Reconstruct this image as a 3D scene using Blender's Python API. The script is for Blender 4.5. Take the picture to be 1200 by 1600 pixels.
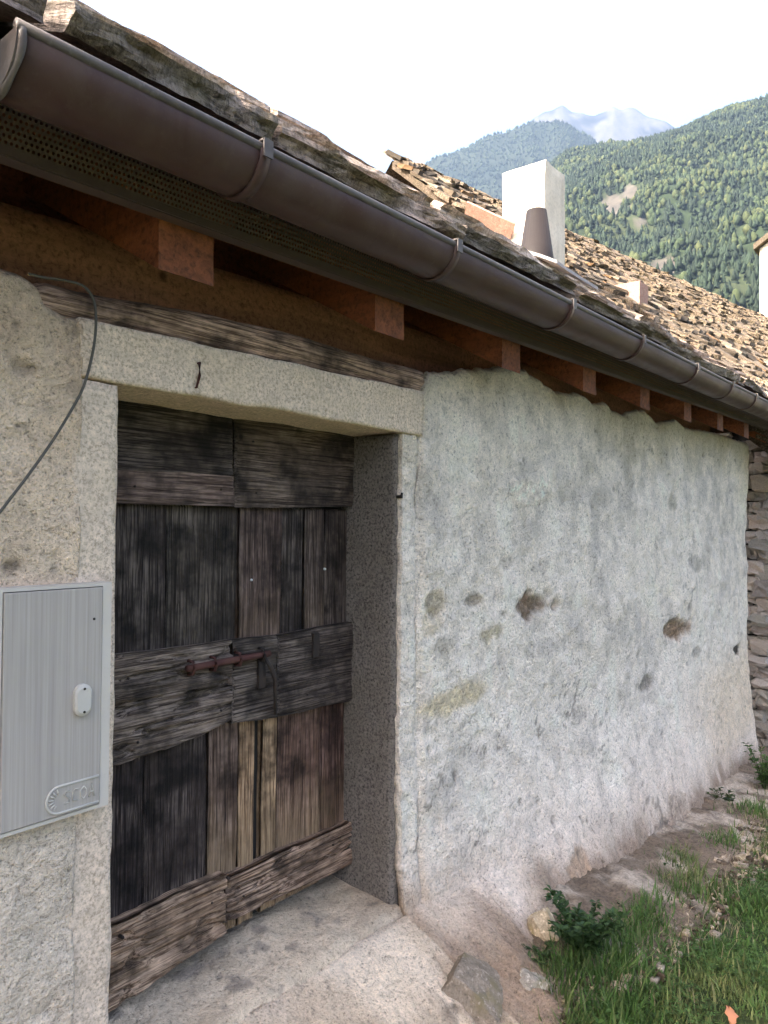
import bpy, bmesh, math, random
import numpy as np
from mathutils import Vector, Matrix

for o in list(bpy.data.objects):
    bpy.data.objects.remove(o)
SC = bpy.context.scene
COL = SC.collection
R = math.radians
rng = np.random.default_rng(7)
random.seed(7)

# ------------------------------------------------------------------ camera
# World: the house front is the plane Y = 0, X runs along the wall away from the viewer, Z is up.
F_PX, IMG_W, IMG_H = 1155.0, 1200.0, 1600.0
CAM_LOC = Vector((0.0, -1.64, 1.75))
YAW, PITCH, ROLL = R(38.8), R(1.0), R(0.55)
cam_data = bpy.data.cameras.new('camera')
cam = bpy.data.objects.new('camera', cam_data)
COL.objects.link(cam)
_f = Vector((math.cos(YAW) * math.cos(PITCH), math.sin(YAW) * math.cos(PITCH), math.sin(PITCH)))
_r = _f.cross(Vector((0, 0, 1))).normalized()
_u = _r.cross(_f)
_r2 = _r * math.cos(ROLL) + _u * math.sin(ROLL)
_u2 = _u * math.cos(ROLL) - _r * math.sin(ROLL)
cam.matrix_world = Matrix(((_r2.x, _u2.x, -_f.x, CAM_LOC.x), (_r2.y, _u2.y, -_f.y, CAM_LOC.y),
                           (_r2.z, _u2.z, -_f.z, CAM_LOC.z), (0, 0, 0, 1)))
cam_data.sensor_fit = 'VERTICAL'
cam_data.sensor_height = 36.0
cam_data.lens = 36.0 * F_PX / IMG_H
cam_data.clip_start = 0.02
cam_data.clip_end = 30000.0
SC.camera = cam

# ------------------------------------------------------------------ sky, sun, exposure
SUN = Vector((-0.72, 0.28, 0.64)).normalized()
world = bpy.data.worlds.new('World')
SC.world = world
world.use_nodes = True
wn = world.node_tree
wn.nodes.clear()
_sky = wn.nodes.new('ShaderNodeTexSky')
_sky.sky_type = 'NISHITA'
_sky.sun_disc = False
_sky.sun_elevation = math.asin(SUN.z)
_sky.sun_rotation = math.atan2(SUN.x, SUN.y)
_sky.altitude = 0
_sky.air_density = 1.15
_sky.dust_density = 10.0
_sky.ozone_density = 0.8
_bg = wn.nodes.new('ShaderNodeBackground')
_bg.inputs['Strength'].default_value = 0.15
_wo = wn.nodes.new('ShaderNodeOutputWorld')
wn.links.new(_sky.outputs[0], _bg.inputs['Color'])
wn.links.new(_bg.outputs[0], _wo.inputs['Surface'])
_sl = bpy.data.lights.new('sun', 'SUN')
_sl.energy = 3.2
_sl.angle = R(0.53)
_sl.color = (1.0, 0.93, 0.82)
sun = bpy.data.objects.new('sun', _sl)
COL.objects.link(sun)
sun.rotation_euler = SUN.to_track_quat('Z', 'Y').to_euler()
SC.view_settings.view_transform = 'Standard'
SC.view_settings.look = 'None'
SC.view_settings.exposure = 3.3
SC.view_settings.gamma = 1.0
SC.view_settings.use_curve_mapping = False
SC.cycles.max_bounces = 6
SC.cycles.diffuse_bounces = 3
SC.cycles.volume_bounces = 0
SC.cycles.use_denoising = True
SC.cycles.denoising_prefilter = 'ACCURATE'
SC.cycles.denoising_input_passes = 'RGB_ALBEDO_NORMAL'


# ------------------------------------------------------------------ helpers
def ray(px, py):
    """Direction of sight through a point of the photograph (used to measure the place)."""
    return _f + _r2 * ((px - 600.0) / F_PX) + _u2 * ((800.0 - py) / F_PX)


def P(px, py, Y):
    """Where that line of sight meets the vertical plane at depth Y."""
    d = ray(px, py)
    return CAM_LOC + d * ((Y - CAM_LOC.y) / d.y)


def xz(px, py, Y=0.0):
    p = P(px, py, Y)
    return p.x, p.z


def _hash(ix, iy, iz, seed):
    h = (ix.astype(np.int64) * 374761393 + iy.astype(np.int64) * 668265263 + iz.astype(np.int64) * 2147483647 + seed * 974634777)
    h = (h ^ (h >> 13)) * 1274126177
    h = h & 0x7fffffff
    h = (h ^ (h >> 16)) * 2246822519
    h = (h ^ (h >> 15)) & 0xffffff
    return h / float(0xffffff)


def vnoise(p, seed=0):
    p = np.asarray(p, float)
    i = np.floor(p).astype(np.int64)
    f = p - i
    f = f * f * f * (f * (f * 6 - 15) + 10)
    r = 0
    for dx in (0, 1):
        wx = f[..., 0] if dx else 1 - f[..., 0]
        for dy in (0, 1):
            wy = f[..., 1] if dy else 1 - f[..., 1]
            for dz in (0, 1):
                wz = f[..., 2] if dz else 1 - f[..., 2]
                r = r + wx * wy * wz * _hash(i[..., 0] + dx, i[..., 1] + dy, i[..., 2] + dz, seed)
    return r * 2 - 1


def fbm(p, octv=4, seed=0, gain=0.5):
    p = np.asarray(p, float)
    a, s, t = 1.0, 0.0, 0.0
    for k in range(octv):
        s = s + a * vnoise(p * (2.0 ** k) + 17.3 * k, seed + k)
        t += a
        a *= gain
    return s / t


def sstep(a, b, x):
    t = np.clip((np.asarray(x, float) - a) / (b - a), 0, 1)
    return t * t * (3 - 2 * t)


def mesh_obj(name, v, f, mat=None, parent=None, smooth=False, cols=None, sharp=None):
    me = bpy.data.meshes.new(name)
    if isinstance(f, np.ndarray):
        n, k = f.shape
        me.vertices.add(len(v))
        me.vertices.foreach_set('co', np.asarray(v, np.float32).ravel())
        me.loops.add(n * k)
        me.loops.foreach_set('vertex_index', f.astype(np.int32).ravel())
        me.polygons.add(n)
        me.polygons.foreach_set('loop_start', np.arange(0, n * k, k, dtype=np.int32))
        me.polygons.foreach_set('loop_total', np.full(n, k, np.int32))
        me.update(calc_edges=True)
        me.validate()
    else:
        me.from_pydata([tuple(map(float, q)) for q in v], [], f)
        me.update()
    if cols is not None:
        a = me.color_attributes.new('Col', 'FLOAT_COLOR', 'POINT')
        c = np.ones((len(v), 4), np.float32)
        c[:, :3] = cols
        a.data.foreach_set('color', c.ravel())
    if smooth:
        me.polygons.foreach_set('use_smooth', np.ones(len(me.polygons), bool))
    return link(name, me, mat, parent)


def link(name, me, mat=None, parent=None):
    o = bpy.data.objects.new(name, me)
    COL.objects.link(o)
    if mat and not me.materials:
        me.materials.append(mat)
    if parent:
        o.parent = parent
    return o


def empty(name, loc, label, cat, group=None):
    o = bpy.data.objects.new(name, None)
    COL.objects.link(o)
    o.location = loc
    o['label'] = label
    o['category'] = cat
    if group:
        o['group'] = group
    bpy.context.view_layer.update()
    return o


def tag(o, label=None, cat=None, group=None, kind=None):
    if label: o['label'] = label
    if cat: o['category'] = cat
    if group: o['group'] = group
    if kind: o['kind'] = kind
    return o


def keep(o, parent):
    """Parent without moving: children are modelled in world coordinates."""
    o.parent = parent
    o.matrix_parent_inverse = Matrix.Translation(parent.location).inverted() if parent.type == 'EMPTY' else Matrix.Identity(4)
    return o


def grid_faces(nu, nv, off=0):
    i = np.arange(nu - 1)[:, None] * nv + np.arange(nv - 1)[None, :]
    i = i.ravel() + off
    return np.stack([i, i + nv, i + nv + 1, i + 1], 1)


def rbox(sx, sy, sz, n=(6, 2, 2), amp=0.006, sc=8.0, seed=0, bev=0.25, round_=0.0):
    """A box of rough sides: subdivided, edges softened and broken, returned as verts, faces."""
    nx, ny, nz = n
    bm = bmesh.new()
    idx = {}

    def vert(i, j, k):
        if (i, j, k) not in idx:
            idx[(i, j, k)] = bm.verts.new((i / nx - .5, j / ny - .5, k / nz - .5))
        return idx[(i, j, k)]
    for i in range(nx):
        for j in range(ny):
            bm.faces.new([vert(i, j, 0), vert(i, j + 1, 0), vert(i + 1, j + 1, 0), vert(i + 1, j, 0)])
            bm.faces.new([vert(i, j, nz), vert(i + 1, j, nz), vert(i + 1, j + 1, nz), vert(i, j + 1, nz)])
    for i in range(nx):
        for k in range(nz):
            bm.faces.new([vert(i, 0, k), vert(i + 1, 0, k), vert(i + 1, 0, k + 1), vert(i, 0, k + 1)])
            bm.faces.new([vert(i, ny, k), vert(i, ny, k + 1), vert(i + 1, ny, k + 1), vert(i + 1, ny, k)])
    for j in range(ny):
        for k in range(nz):
            bm.faces.new([vert(0, j, k), vert(0, j, k + 1), vert(0, j + 1, k + 1), vert(0, j + 1, k)])
            bm.faces.new([vert(nx, j, k), vert(nx, j + 1, k), vert(nx, j + 1, k + 1), vert(nx, j, k + 1)])
    bm.verts.index_update()
    v = np.array([q.co[:] for q in bm.verts])
    f = [[q.index for q in fc.verts] for fc in bm.faces]
    bm.free()
    if round_:
        l = np.linalg.norm(v, axis=1, keepdims=True)
        v = v * (1 - round_) + v / np.maximum(l, 1e-6) * 0.56 * round_
    v = v * np.array([sx, sy, sz])
    if bev:
        m = min(sx, sy, sz) * bev
        h = np.array([sx, sy, sz]) / 2
        ed = (np.abs(np.abs(v) - h) < 1e-6).sum(1)
        v = np.where((ed >= 2)[:, None], v * (1 - m / np.maximum(np.array([sx, sy, sz]), 1e-6) * 0.5), v)
    if amp:
        v = v + amp * np.stack([fbm(v * sc + 31 * a, 3, seed * 11 + a) for a in range(3)], 1)
    return v, f


def tube(path, rad, seg=8, cap=True):
    """Round bar along a polyline."""
    pts = [Vector(p) for p in path]
    v, f = [], []
    up = Vector((0.13, 0.31, 0.94))
    for i, p in enumerate(pts):
        d = (pts[min(i + 1, len(pts) - 1)] - pts[max(i - 1, 0)]).normalized()
        a = d.cross(up)
        if a.length < .05: a = d.cross(Vector((1, 0, 0)))
        a.normalize()
        b = d.cross(a)
        r = rad[i] if hasattr(rad, '__len__') else rad
        for s in range(seg):
            t = 2 * math.pi * s / seg
            v.append(p + a * math.cos(t) * r + b * math.sin(t) * r)
    for i in range(len(pts) - 1):
        for s in range(seg):
            f.append([i * seg + s, i * seg + (s + 1) % seg, (i + 1) * seg + (s + 1) % seg, (i + 1) * seg + s])
    if cap:
        f.append(list(range(seg))[::-1])
        f.append([(len(pts) - 1) * seg + s for s in range(seg)])
    return v, f


def box(x0, x1, y0, y1, z0, z1):
    v = [(x, y, z) for x in (x0, x1) for y in (y0, y1) for z in (z0, z1)]
    f = [[0, 1, 3, 2], [4, 6, 7, 5], [0, 4, 5, 1], [2, 3, 7, 6], [0, 2, 6, 4], [1, 5, 7, 3]]
    return v, f


def join(parts):
    V, Fc = [], []
    for v, f in parts:
        o = len(V)
        V += [tuple(q) for q in v]
        Fc += [[i + o for i in fc] for fc in f]
    return V, Fc


def bevel_mod(o, w=0.003, seg=2):
    m = o.modifiers.new('bevel', 'BEVEL')
    m.width = w
    m.segments = seg
    m.limit_method = 'ANGLE'
    return o


# ------------------------------------------------------------------ materials
class NT:
    def __init__(self, name):
        self.m = bpy.data.materials.new(name)
        self.m.use_nodes = True
        self.t = self.m.node_tree
        self.b = self.t.nodes['Principled BSDF']
        self.b.inputs['Roughness'].default_value = 0.85
        self.b.inputs['Specular IOR Level'].default_value = 0.25

    def n(self, typ, **kw):
        q = self.t.nodes.new(typ)
        for k, v in kw.items():
            if k in q.inputs.keys():
                q.inputs[k].default_value = v
            else:
                setattr(q, k, v)
        return q

    def l(self, a, b):
        self.t.links.new(a, b)

    def coord(self, kind='Object', scale=(1, 1, 1), rand=False):
        tc = self.n('ShaderNodeTexCoord')
        mp = self.n('ShaderNodeMapping')
        mp.inputs['Scale'].default_value = scale
        self.l(tc.outputs[kind], mp.inputs['Vector'])
        if rand:
            oi = self.n('ShaderNodeObjectInfo')
            ml = self.n('ShaderNodeMath', operation='MULTIPLY')
            ml.inputs[1].default_value = 57.0
            self.l(oi.outputs['Random'], ml.inputs[0])
            self.l(ml.outputs[0], mp.inputs['Location'])
        return mp.outputs[0]

    def noise(self, vec, scale, detail=4, rough=0.55, dist=0.0):
        q = self.n('ShaderNodeTexNoise')
        q.inputs['Scale'].default_value = scale
        q.inputs['Detail'].default_value = detail
        q.inputs['Roughness'].default_value = rough
        q.inputs['Distortion'].default_value = dist
        if vec is not None: self.l(vec, q.inputs['Vector'])
        return q.outputs['Fac']

    def vor(self, vec, scale, feat='F1', out='Distance', rnd=1.0):
        q = self.n('ShaderNodeTexVoronoi', feature=feat)
        q.inputs['Scale'].default_value = scale
        q.inputs['Randomness'].default_value = rnd
        if vec is not None: self.l(vec, q.inputs['Vector'])
        return q.outputs[out]

    def ramp(self, fac, stops):
        q = self.n('ShaderNodeValToRGB')
        e = q.color_ramp.elements
        while len(e) < len(stops): e.new(0.5)
        for s, (p, c) in zip(e, stops):
            s.position = p
            s.color = (c, c, c, 1) if not hasattr(c, '__len__') else (*c, 1)
        self.l(fac, q.inputs[0])
        return q.outputs[0]

    def mix(self, fac, a, b, blend='MIX'):
        q = self.n('ShaderNodeMix', data_type='RGBA', blend_type=blend)
        for sock, val in ((q.inputs[0], fac), (q.inputs[6], a), (q.inputs[7], b)):
            if isinstance(val, bpy.types.NodeSocket): self.l(val, sock)
            elif hasattr(val, '__len__'): sock.default_value = (*val, 1)
            else: sock.default_value = val
        return q.outputs[2]

    def math(self, op, a, b=0.0):
        q = self.n('ShaderNodeMath', operation=op)
        for sock, val in ((q.inputs[0], a), (q.inputs[1], b)):
            if isinstance(val, bpy.types.NodeSocket): self.l(val, sock)
            else: sock.default_value = val
        return q.outputs[0]

    def bump(self, h, strength=0.5, dist=0.01, prev=None):
        q = self.n('ShaderNodeBump')
        q.inputs['Strength'].default_value = strength
        q.inputs['Distance'].default_value = dist
        self.l(h, q.inputs['Height'])
        if prev is not None: self.l(prev, q.inputs['Normal'])
        return q.outputs[0]

    def out(self, col=None, normal=None, rough=None, metal=None):
        for key, val in (('Base Color', col), ('Normal', normal), ('Roughness', rough), ('Metallic', metal)):
            if val is None: continue
            if isinstance(val, bpy.types.NodeSocket): self.l(val, self.b.inputs[key])
            elif hasattr(val, '__len__'): self.b.inputs[key].default_value = (*val, 1)
            else: self.b.inputs[key].default_value = val
        return self.m

    def attr(self, name='Col'):
        return self.n('ShaderNodeAttribute', attribute_name=name).outputs['Color']

    def objcol(self):
        return self.n('ShaderNodeObjectInfo').outputs['Color']

    def rand(self):
        return self.n('ShaderNodeObjectInfo').outputs['Random']


def mat_plaster(name, grain=1.0):
    """Rough-cast lime plaster: blotches are carried by the wall, sandy grain and trowel relief here."""
    m = NT(name)
    c = m.coord()
    base = m.attr()
    g1 = m.noise(c, 190, 2, .7)
    g2 = m.noise(c, 82, 3, .7)
    g3 = m.noise(c, 24, 4, .65, .6)
    g4 = m.noise(c, 7, 3, .6, .3)
    sp = m.ramp(g1, [(.30, .55), (.44, 1.0), (.62, 1.02), (.72, 1.18)])
    col = m.mix(1.0, base, sp, 'MULTIPLY')
    col = m.mix(1.0, col, m.ramp(g2, [(.30, .42), (.42, .96), (.56, 1.05), (.70, 1.28)]), 'MULTIPLY')
    col = m.mix(1.0, col, m.ramp(g3, [(.3, .72), (.45, 1.0), (.72, 1.14)]), 'MULTIPLY')
    col = m.mix(m.ramp(g4, [(.45, 0.0), (.75, .28)]), col, (.42, .37, .29))
    b = m.bump(g3, .75 * grain, .016)
    b = m.bump(g2, 1.0 * grain, .012, b)
    b = m.bump(g1, .55 * grain, .003, b)
    return m.out(col, b, .95)


def mat_granite(name, dark, light, speck=180, warm=(.4, .34, .24), amt=.25):
    m = NT(name)
    c = m.coord()
    n1 = m.noise(c, speck, 3, .75)
    n2 = m.noise(c, speck * .35, 4, .6)
    n3 = m.noise(c, 5, 4, .55)
    col = m.ramp(n1, [(.32, dark), (.43, tuple((a + b) / 2 for a, b in zip(dark, light))), (.52, light), (.7, tuple(min(1, q * 1.25) for q in light))])
    col = m.mix(m.ramp(n2, [(.4, 0.0), (.7, .5)]), col, tuple(q * .6 for q in light))
    col = m.mix(m.ramp(n3, [(.42, 0.0), (.7, amt)]), col, warm)
    b = m.bump(n2, .5, .006)
    b = m.bump(n1, .5, .003, b)
    return m.out(col, b, .9)


def mat_wood(name, axis, fine=1.0):
    """Weathered board: crisp fibres along one axis, tinted by the board's own object colour; the colour's alpha
    is how far the grey skin has worn off towards the board's lower end."""
    m = NT(name)

    def stretched(a, l):
        s = [a, a, a]
        s[axis] = l
        return m.coord('Object', tuple(s), True)
    st = m.noise(stretched(150.0, 4.0), 1.0, 4, .75, .25)
    st2 = m.noise(stretched(34.0, 1.4), 1.0, 5, .65, .9)
    c3 = m.coord('Object', (1, 1, 1), True)
    wear = m.noise(c3, 4.5, 4, .65)
    oi = m.n('ShaderNodeObjectInfo')
    oc = m.mix(1.0, oi.outputs['Color'], (1.18, 1.0, .90), 'MULTIPLY')
    dark = m.mix(1.0, oc, (.24, .20, .185), 'MULTIPLY')
    pale = m.mix(.30, m.mix(1.0, oc, (2.3, 2.25, 2.2), 'MULTIPLY'), (.30, .255, .22))
    col = m.mix(m.ramp(st, [(.38, 0.0), (.48, .6), (.58, 1.0)]), dark, oc)
    fleck = m.math('MULTIPLY', m.ramp(st, [(.47, 0.0), (.60, 1.0)]), m.ramp(wear, [(.44, 0.0), (.62, 1.0)]))
    col = m.mix(m.math('MULTIPLY', fleck, .8), col, pale)
    col = m.mix(1.0, col, m.ramp(m.noise(c3, 9, 4, .6), [(.34, .35), (.5, 1.0), (.7, 1.3)]), 'MULTIPLY')
    if axis == 2:
        sep = m.n('ShaderNodeSeparateXYZ')
        m.l(m.coord('Object'), sep.inputs[0])
        low = m.ramp(m.math('ADD', m.math('MULTIPLY', sep.outputs[2], -1.6), m.math('MULTIPLY', st2, .5)), [(.22, 0.0), (.62, 1.0)])
        tan_ = m.mix(m.ramp(st, [(.36, 0.0), (.56, 1.0)]), (.12, .07, .04), (.40, .27, .16))
        col = m.mix(m.math('MULTIPLY', low, oi.outputs['Alpha']), col, tan_)
    crack = m.ramp(st2, [(.31, 1.0), (.36, 0.0)])
    col = m.mix(m.math('MULTIPLY', crack, .8), col, (.010, .008, .007))
    knot = m.vor(c3, 5.0)
    col = m.mix(m.ramp(knot, [(.025, .9), (.06, 0.0)]), col, (.012, .009, .008))
    b = m.bump(st2, .9 * fine, .014)
    b = m.bump(st, .9 * fine, .005, b)
    return m.out(col, b, .8)


def mat_paintwood(name, base, axis=0):
    m = NT(name)
    s = [18.0, 18.0, 18.0]
    s[axis] = 1.2
    c = m.coord('Object', tuple(s), True)
    st = m.noise(c, 1.0, 5, .6, .8)
    c1 = m.coord('Object', (1, 1, 1), True)
    n = m.noise(c1, 6, 4, .6)
    col = m.mix(m.ramp(st, [(.3, 0.0), (.65, 1.0)]), tuple(q * .5 for q in base), base)
    col = m.mix(m.ramp(n, [(.45, 0.0), (.8, .5)]), col, tuple(q * .45 for q in base))
    fg = m.noise(c1, 70, 4, .7, .5)
    col = m.mix(1.0, col, m.ramp(fg, [(.32, .45), (.5, 1.0), (.7, 1.25)]), 'MULTIPLY')
    kn = m.vor(c1, 4.0)
    col = m.mix(m.ramp(kn, [(.03, 1.0), (.08, 0.0)]), col, tuple(q * .25 for q in base))
    return m.out(col, m.bump(fg, .5, .004, m.bump(st, .3, .004)), .6)


def mat_stone(name, c0, c1, moss=None, moss_amt=0.3, lichen=None, lich_amt=0.3, scale=1.0, use_obj=True):
    m = NT(name)
    c = m.coord('Object', (1, 1, 1), True)
    n1 = m.noise(c, 9 * scale, 6, .65, .4)
    n2 = m.noise(c, 45 * scale, 5, .7)
    n3 = m.noise(c, 3.5 * scale, 4, .55)
    n4 = m.noise(c, 22 * scale, 3, .5)
    col = m.mix(m.ramp(n1, [(.3, 0.0), (.7, 1.0)]), c0, c1)
    col = m.mix(1.0, col, m.ramp(n2, [(.3, .55), (.5, 1.0), (.75, 1.2)]), 'MULTIPLY')
    if moss:
        col = m.mix(m.ramp(n3, [(.5 - moss_amt * .4, 0.0), (.62, .8)]), col, moss)
    if lichen:
        col = m.mix(m.ramp(n4, [(.62 - lich_amt * .4, 0.0), (.68, .85)]), col, lichen)
    if use_obj:
        col = m.mix(1.0, col, m.objcol(), 'MULTIPLY')
    b = m.bump(n1, .7, .02 / scale)
    b = m.bump(n2, .8, .006 / scale, b)
    return m.out(col, b, .92)


def mat_metal(name, base, dirt, rough=.5, streak=2, metal=0.0, amt=.5):
    m = NT(name)
    s = [6.0, 6.0, 6.0]
    if streak is not None: s[streak] = .7
    c = m.coord('Object', tuple(s))
    c1 = m.coord()
    n = m.noise(c, 1.6, 5, .6, .5)
    n2 = m.noise(c1, 60, 4, .7)
    col = m.mix(m.ramp(n, [(.35, 0.0), (.75, amt)]), base, dirt)
    col = m.mix(m.ramp(n2, [(.56, 0.0), (.72, amt * .7)]), col, dirt)
    rg = m.ramp(n, [(.3, rough), (.8, min(1, rough + .3))])
    return m.out(col, m.bump(n2, .12, .002), rg, metal)


def mat_slab():
    """Split gneiss slab: thin layers along the broken edge, pale lichen dust, some moss."""
    m = NT('roof_slab_stone')
    c = m.coord('Object', (1, 1, 1), True)
    cl = m.coord('Object', (8, 8, 80), True)
    lay = m.noise(cl, 1.0, 4, .65, .6)
    n1 = m.noise(c, 14, 5, .7, .3)
    n2 = m.noise(c, 75, 3, .7)
    n3 = m.noise(c, 4, 3, .55)
    col = m.mix(m.ramp(n1, [(.32, 0.0), (.68, 1.0)]), (.19, .145, .122), (.42, .335, .285))
    col = m.mix(1.0, col, m.ramp(lay, [(.34, .35), (.47, 1.0), (.7, 1.15)]), 'MULTIPLY')
    col = m.mix(1.0, col, m.ramp(n2, [(.32, .5), (.5, 1.0), (.72, 1.3)]), 'MULTIPLY')
    col = m.mix(m.ramp(n3, [(.5, 0.0), (.68, .55)]), col, (.15, .125, .065))
    col = m.mix(1.0, col, m.objcol(), 'MULTIPLY')
    b = m.bump(lay, .9, .012)
    b = m.bump(n1, .6, .012, b)
    b = m.bump(n2, .8, .005, b)
    return m.out(col, b, .92)


M = {}
M['plaster'] = mat_plaster('plaster')
M['concrete'] = mat_plaster('concrete_sill', .8)
M['granite_pale'] = mat_granite('granite_pale', (.33, .245, .18), (.72, .575, .455), 110, (.50, .40, .28), .3)
M['granite_dark'] = mat_granite('granite_jamb', (.020, .017, .016), (.195, .168, .148), 105, (.12, .10, .07), .3)
M['wood_v'] = mat_wood('weathered_wood_upright', 2)
M['wood_h'] = mat_wood('weathered_wood_flat', 0)
M['rafter'] = mat_paintwood('stained_rafter', (.30, .098, .042), 1)
M['plate'] = mat_paintwood('stained_wall_plate', (.52, .255, .18), 0)
M['deck'] = mat_paintwood('stained_deck', (.34, .115, .075), 0)
M['gutter'] = mat_metal('brown_gutter', (.060, .028, .026), (.098, .066, .056), .33, 2, 0, .75)
M['rim'] = mat_metal('gutter_rim', (.06, .045, .043), (.19, .17, .155), .45, 0, 0, .9)
M['strip'] = mat_metal('vent_strip', (.066, .041, .035), (.105, .076, .062), .55, 0)
M['slab'] = mat_slab()
M['slate_far'] = mat_stone('lichen_roof_stone', (.045, .034, .028), (.15, .12, .10), (.055, .05, .026), .3, (.29, .25, .21), .45, 3.0)
M['rubble'] = mat_stone('rubble_stone', (.15, .135, .125), (.36, .325, .30), None, 0, (.46, .42, .37), .3, 3.0)
M['boulder'] = mat_stone('boulder_stone', (.17, .15, .125), (.34, .30, .255), (.20, .18, .11), .0, (.42, .38, .33), .12, 3.2)
M['dark_gap'] = NT('mortar_gap').out((.035, .032, .03), None, 1.0)
M['rust'] = mat_metal('rusty_iron', (.075, .028, .024), (.13, .065, .05), .8, None, .1, .8)
M['iron'] = mat_metal('dark_iron', (.03, .027, .026), (.09, .06, .045), .65, None, .3, .6)
M['nail'] = NT('zinc_nail').out((.75, .75, .73), None, .35, .2)
M['cable'] = NT('grey_cable').out((.09, .082, .07), None, .6)
_m = NT('white_render')
_c = _m.coord()
_a = _m.noise(_m.coord('Object', (9, 9, 1.2)), 1.0, 4, .6)
_b = _m.noise(_c, 30, 4, .65)
_q = _m.mix(_m.ramp(_a, [(.45, 0.0), (.75, .55)]), (.64, .575, .48), (.42, .37, .30))
_q = _m.mix(1.0, _q, _m.ramp(_b, [(.3, .82), (.5, 1.0), (.7, 1.04)]), 'MULTIPLY')
M['white_render'] = _m.out(_q, _m.bump(_b, .5, .01), .95)
M['terracotta'] = mat_stone('terracotta', (.32, .18, .135), (.42, .26, .205), None, 0, (.46, .31, .25), .2, 2.0, False)
M['leadsheet'] = mat_metal('lead_flashing', (.26, .25, .25), (.36, .34, .33), .55, None, .2, .7)
M['brownmetal'] = mat_metal('brown_sheet', (.020, .0145, .014), (.032, .026, .024), .55, 2)


def mat_box():
    m = NT('brushed_grey_cabinet')
    c = m.coord('Object', (160, 160, 2.0))
    n = m.noise(c, 1.0, 5, .65)
    c2 = m.coord()
    n2 = m.noise(c2, 5, 4, .5)
    col = m.mix(m.ramp(n, [(.3, 0.0), (.7, 1.0)]), (.335, .295, .265), (.45, .40, .36))
    col = m.mix(m.ramp(n2, [(.45, 0.0), (.8, .35)]), col, (.31, .29, .26))
    return m.out(col, m.bump(n, .25, .002), .55)


M['cabinet'] = mat_box()
M['cabinet_frame'] = mat_metal('cabinet_frame', (.58, .52, .46), (.46, .40, .35), .6, 2)
M['cabinet_trim'] = mat_metal('cabinet_trim', (.53, .49, .44), (.43, .395, .355), .5, None)


def mat_ground():
    m = NT('ground')
    c = m.coord()
    base = m.attr()
    n1 = m.noise(c, 14, 6, .65)
    n2 = m.noise(c, 70, 5, .7)
    n3 = m.noise(c, 220, 2, .6)
    col = m.mix(1.0, base, m.ramp(n1, [(.3, .55), (.5, 1.0), (.7, 1.25)]), 'MULTIPLY')
    col = m.mix(1.0, col, m.ramp(n2, [(.3, .5), (.5, 1.0), (.75, 1.4)]), 'MULTIPLY')
    b = m.bump(n1, .8, .03)
    b = m.bump(n2, .8, .01, b)
    b = m.bump(n3, .5, .004, b)
    return m.out(col, b, 1.0)


def mat_attr(name, rough=.6, trans=0.0, nscale=None):
    m = NT(name)
    col = m.attr()
    if nscale:
        n = m.noise(m.coord(), nscale, 4, .6)
        col = m.mix(1.0, col, m.ramp(n, [(.3, .6), (.55, 1.0), (.75, 1.3)]), 'MULTIPLY')
    m.out(col, None, rough)
    if trans:
        tr = m.n('ShaderNodeBsdfTranslucent')
        m.l(col, tr.inputs['Color'])
        mx = m.n('ShaderNodeMixShader')
        mx.inputs[0].default_value = trans
        m.l(m.b.outputs[0], mx.inputs[1])
        m.l(tr.outputs[0], mx.inputs[2])
        m.l(mx.outputs[0], m.t.nodes['Material Output'].inputs['Surface'])
    return m.m


M['ground'] = mat_ground()
M['blade'] = mat_attr('grass_blade', .55, .35)
M['leaf'] = mat_attr('weed_leaf', .5, .3)
M['forest'] = mat_attr('forest_canopy', .8, .15)
M['terrain'] = mat_attr('mountain_ground', .95, 0, .02)


# ------------------------------------------------------------------ ground
def ground_z(x, y):
    x = np.asarray(x, float)
    y = np.asarray(y, float)
    near = np.interp(x, [-5, .5, 1.6, 2.4, 2.7, 14], [0, .02, .05, .16, .18, -1.03])
    far = -1.2
    d = np.hypot(np.maximum(x - 12, 0), np.maximum(np.abs(y) - 12, 0))
    w = sstep(0, 60, d)
    q = np.stack([x, y, 0 * x], -1)
    return near * (1 - w) + far * w + .035 * fbm(q * 1.3, 3, 5) * (1 - w) + .012 * fbm(q * 7, 3, 9) * (1 - w)


def grass_edge(x):
    """Y of the border between the bare strip at the wall foot and the lawn."""
    x = np.asarray(x, float)
    q = np.stack([x * 2.6, 0 * x, 0 * x], -1)
    return np.interp(x, [1.2, 1.75, 2.05, 2.27, 2.5, 2.7, 3.25, 3.8, 4.5, 5.5, 8], [-1.1, -.8, -.64, -.56, -.62, -.67, -.74, -.73, -.70, -.62, -.45]) + .07 * fbm(q, 3, 3)


def axis_pts(fine0, fine1, step, far):
    a = list(np.arange(fine0, fine1, step))
    s, x = step, fine1
    while x < far:
        a.append(x)
        s *= 1.18
        x += s
    a.append(far)
    s, x, b = step, fine0, []
    while x > -far:
        s *= 1.18
        x -= s
        b.append(x)
    b.append(-far)
    return np.array(sorted(set(b + a)))


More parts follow.
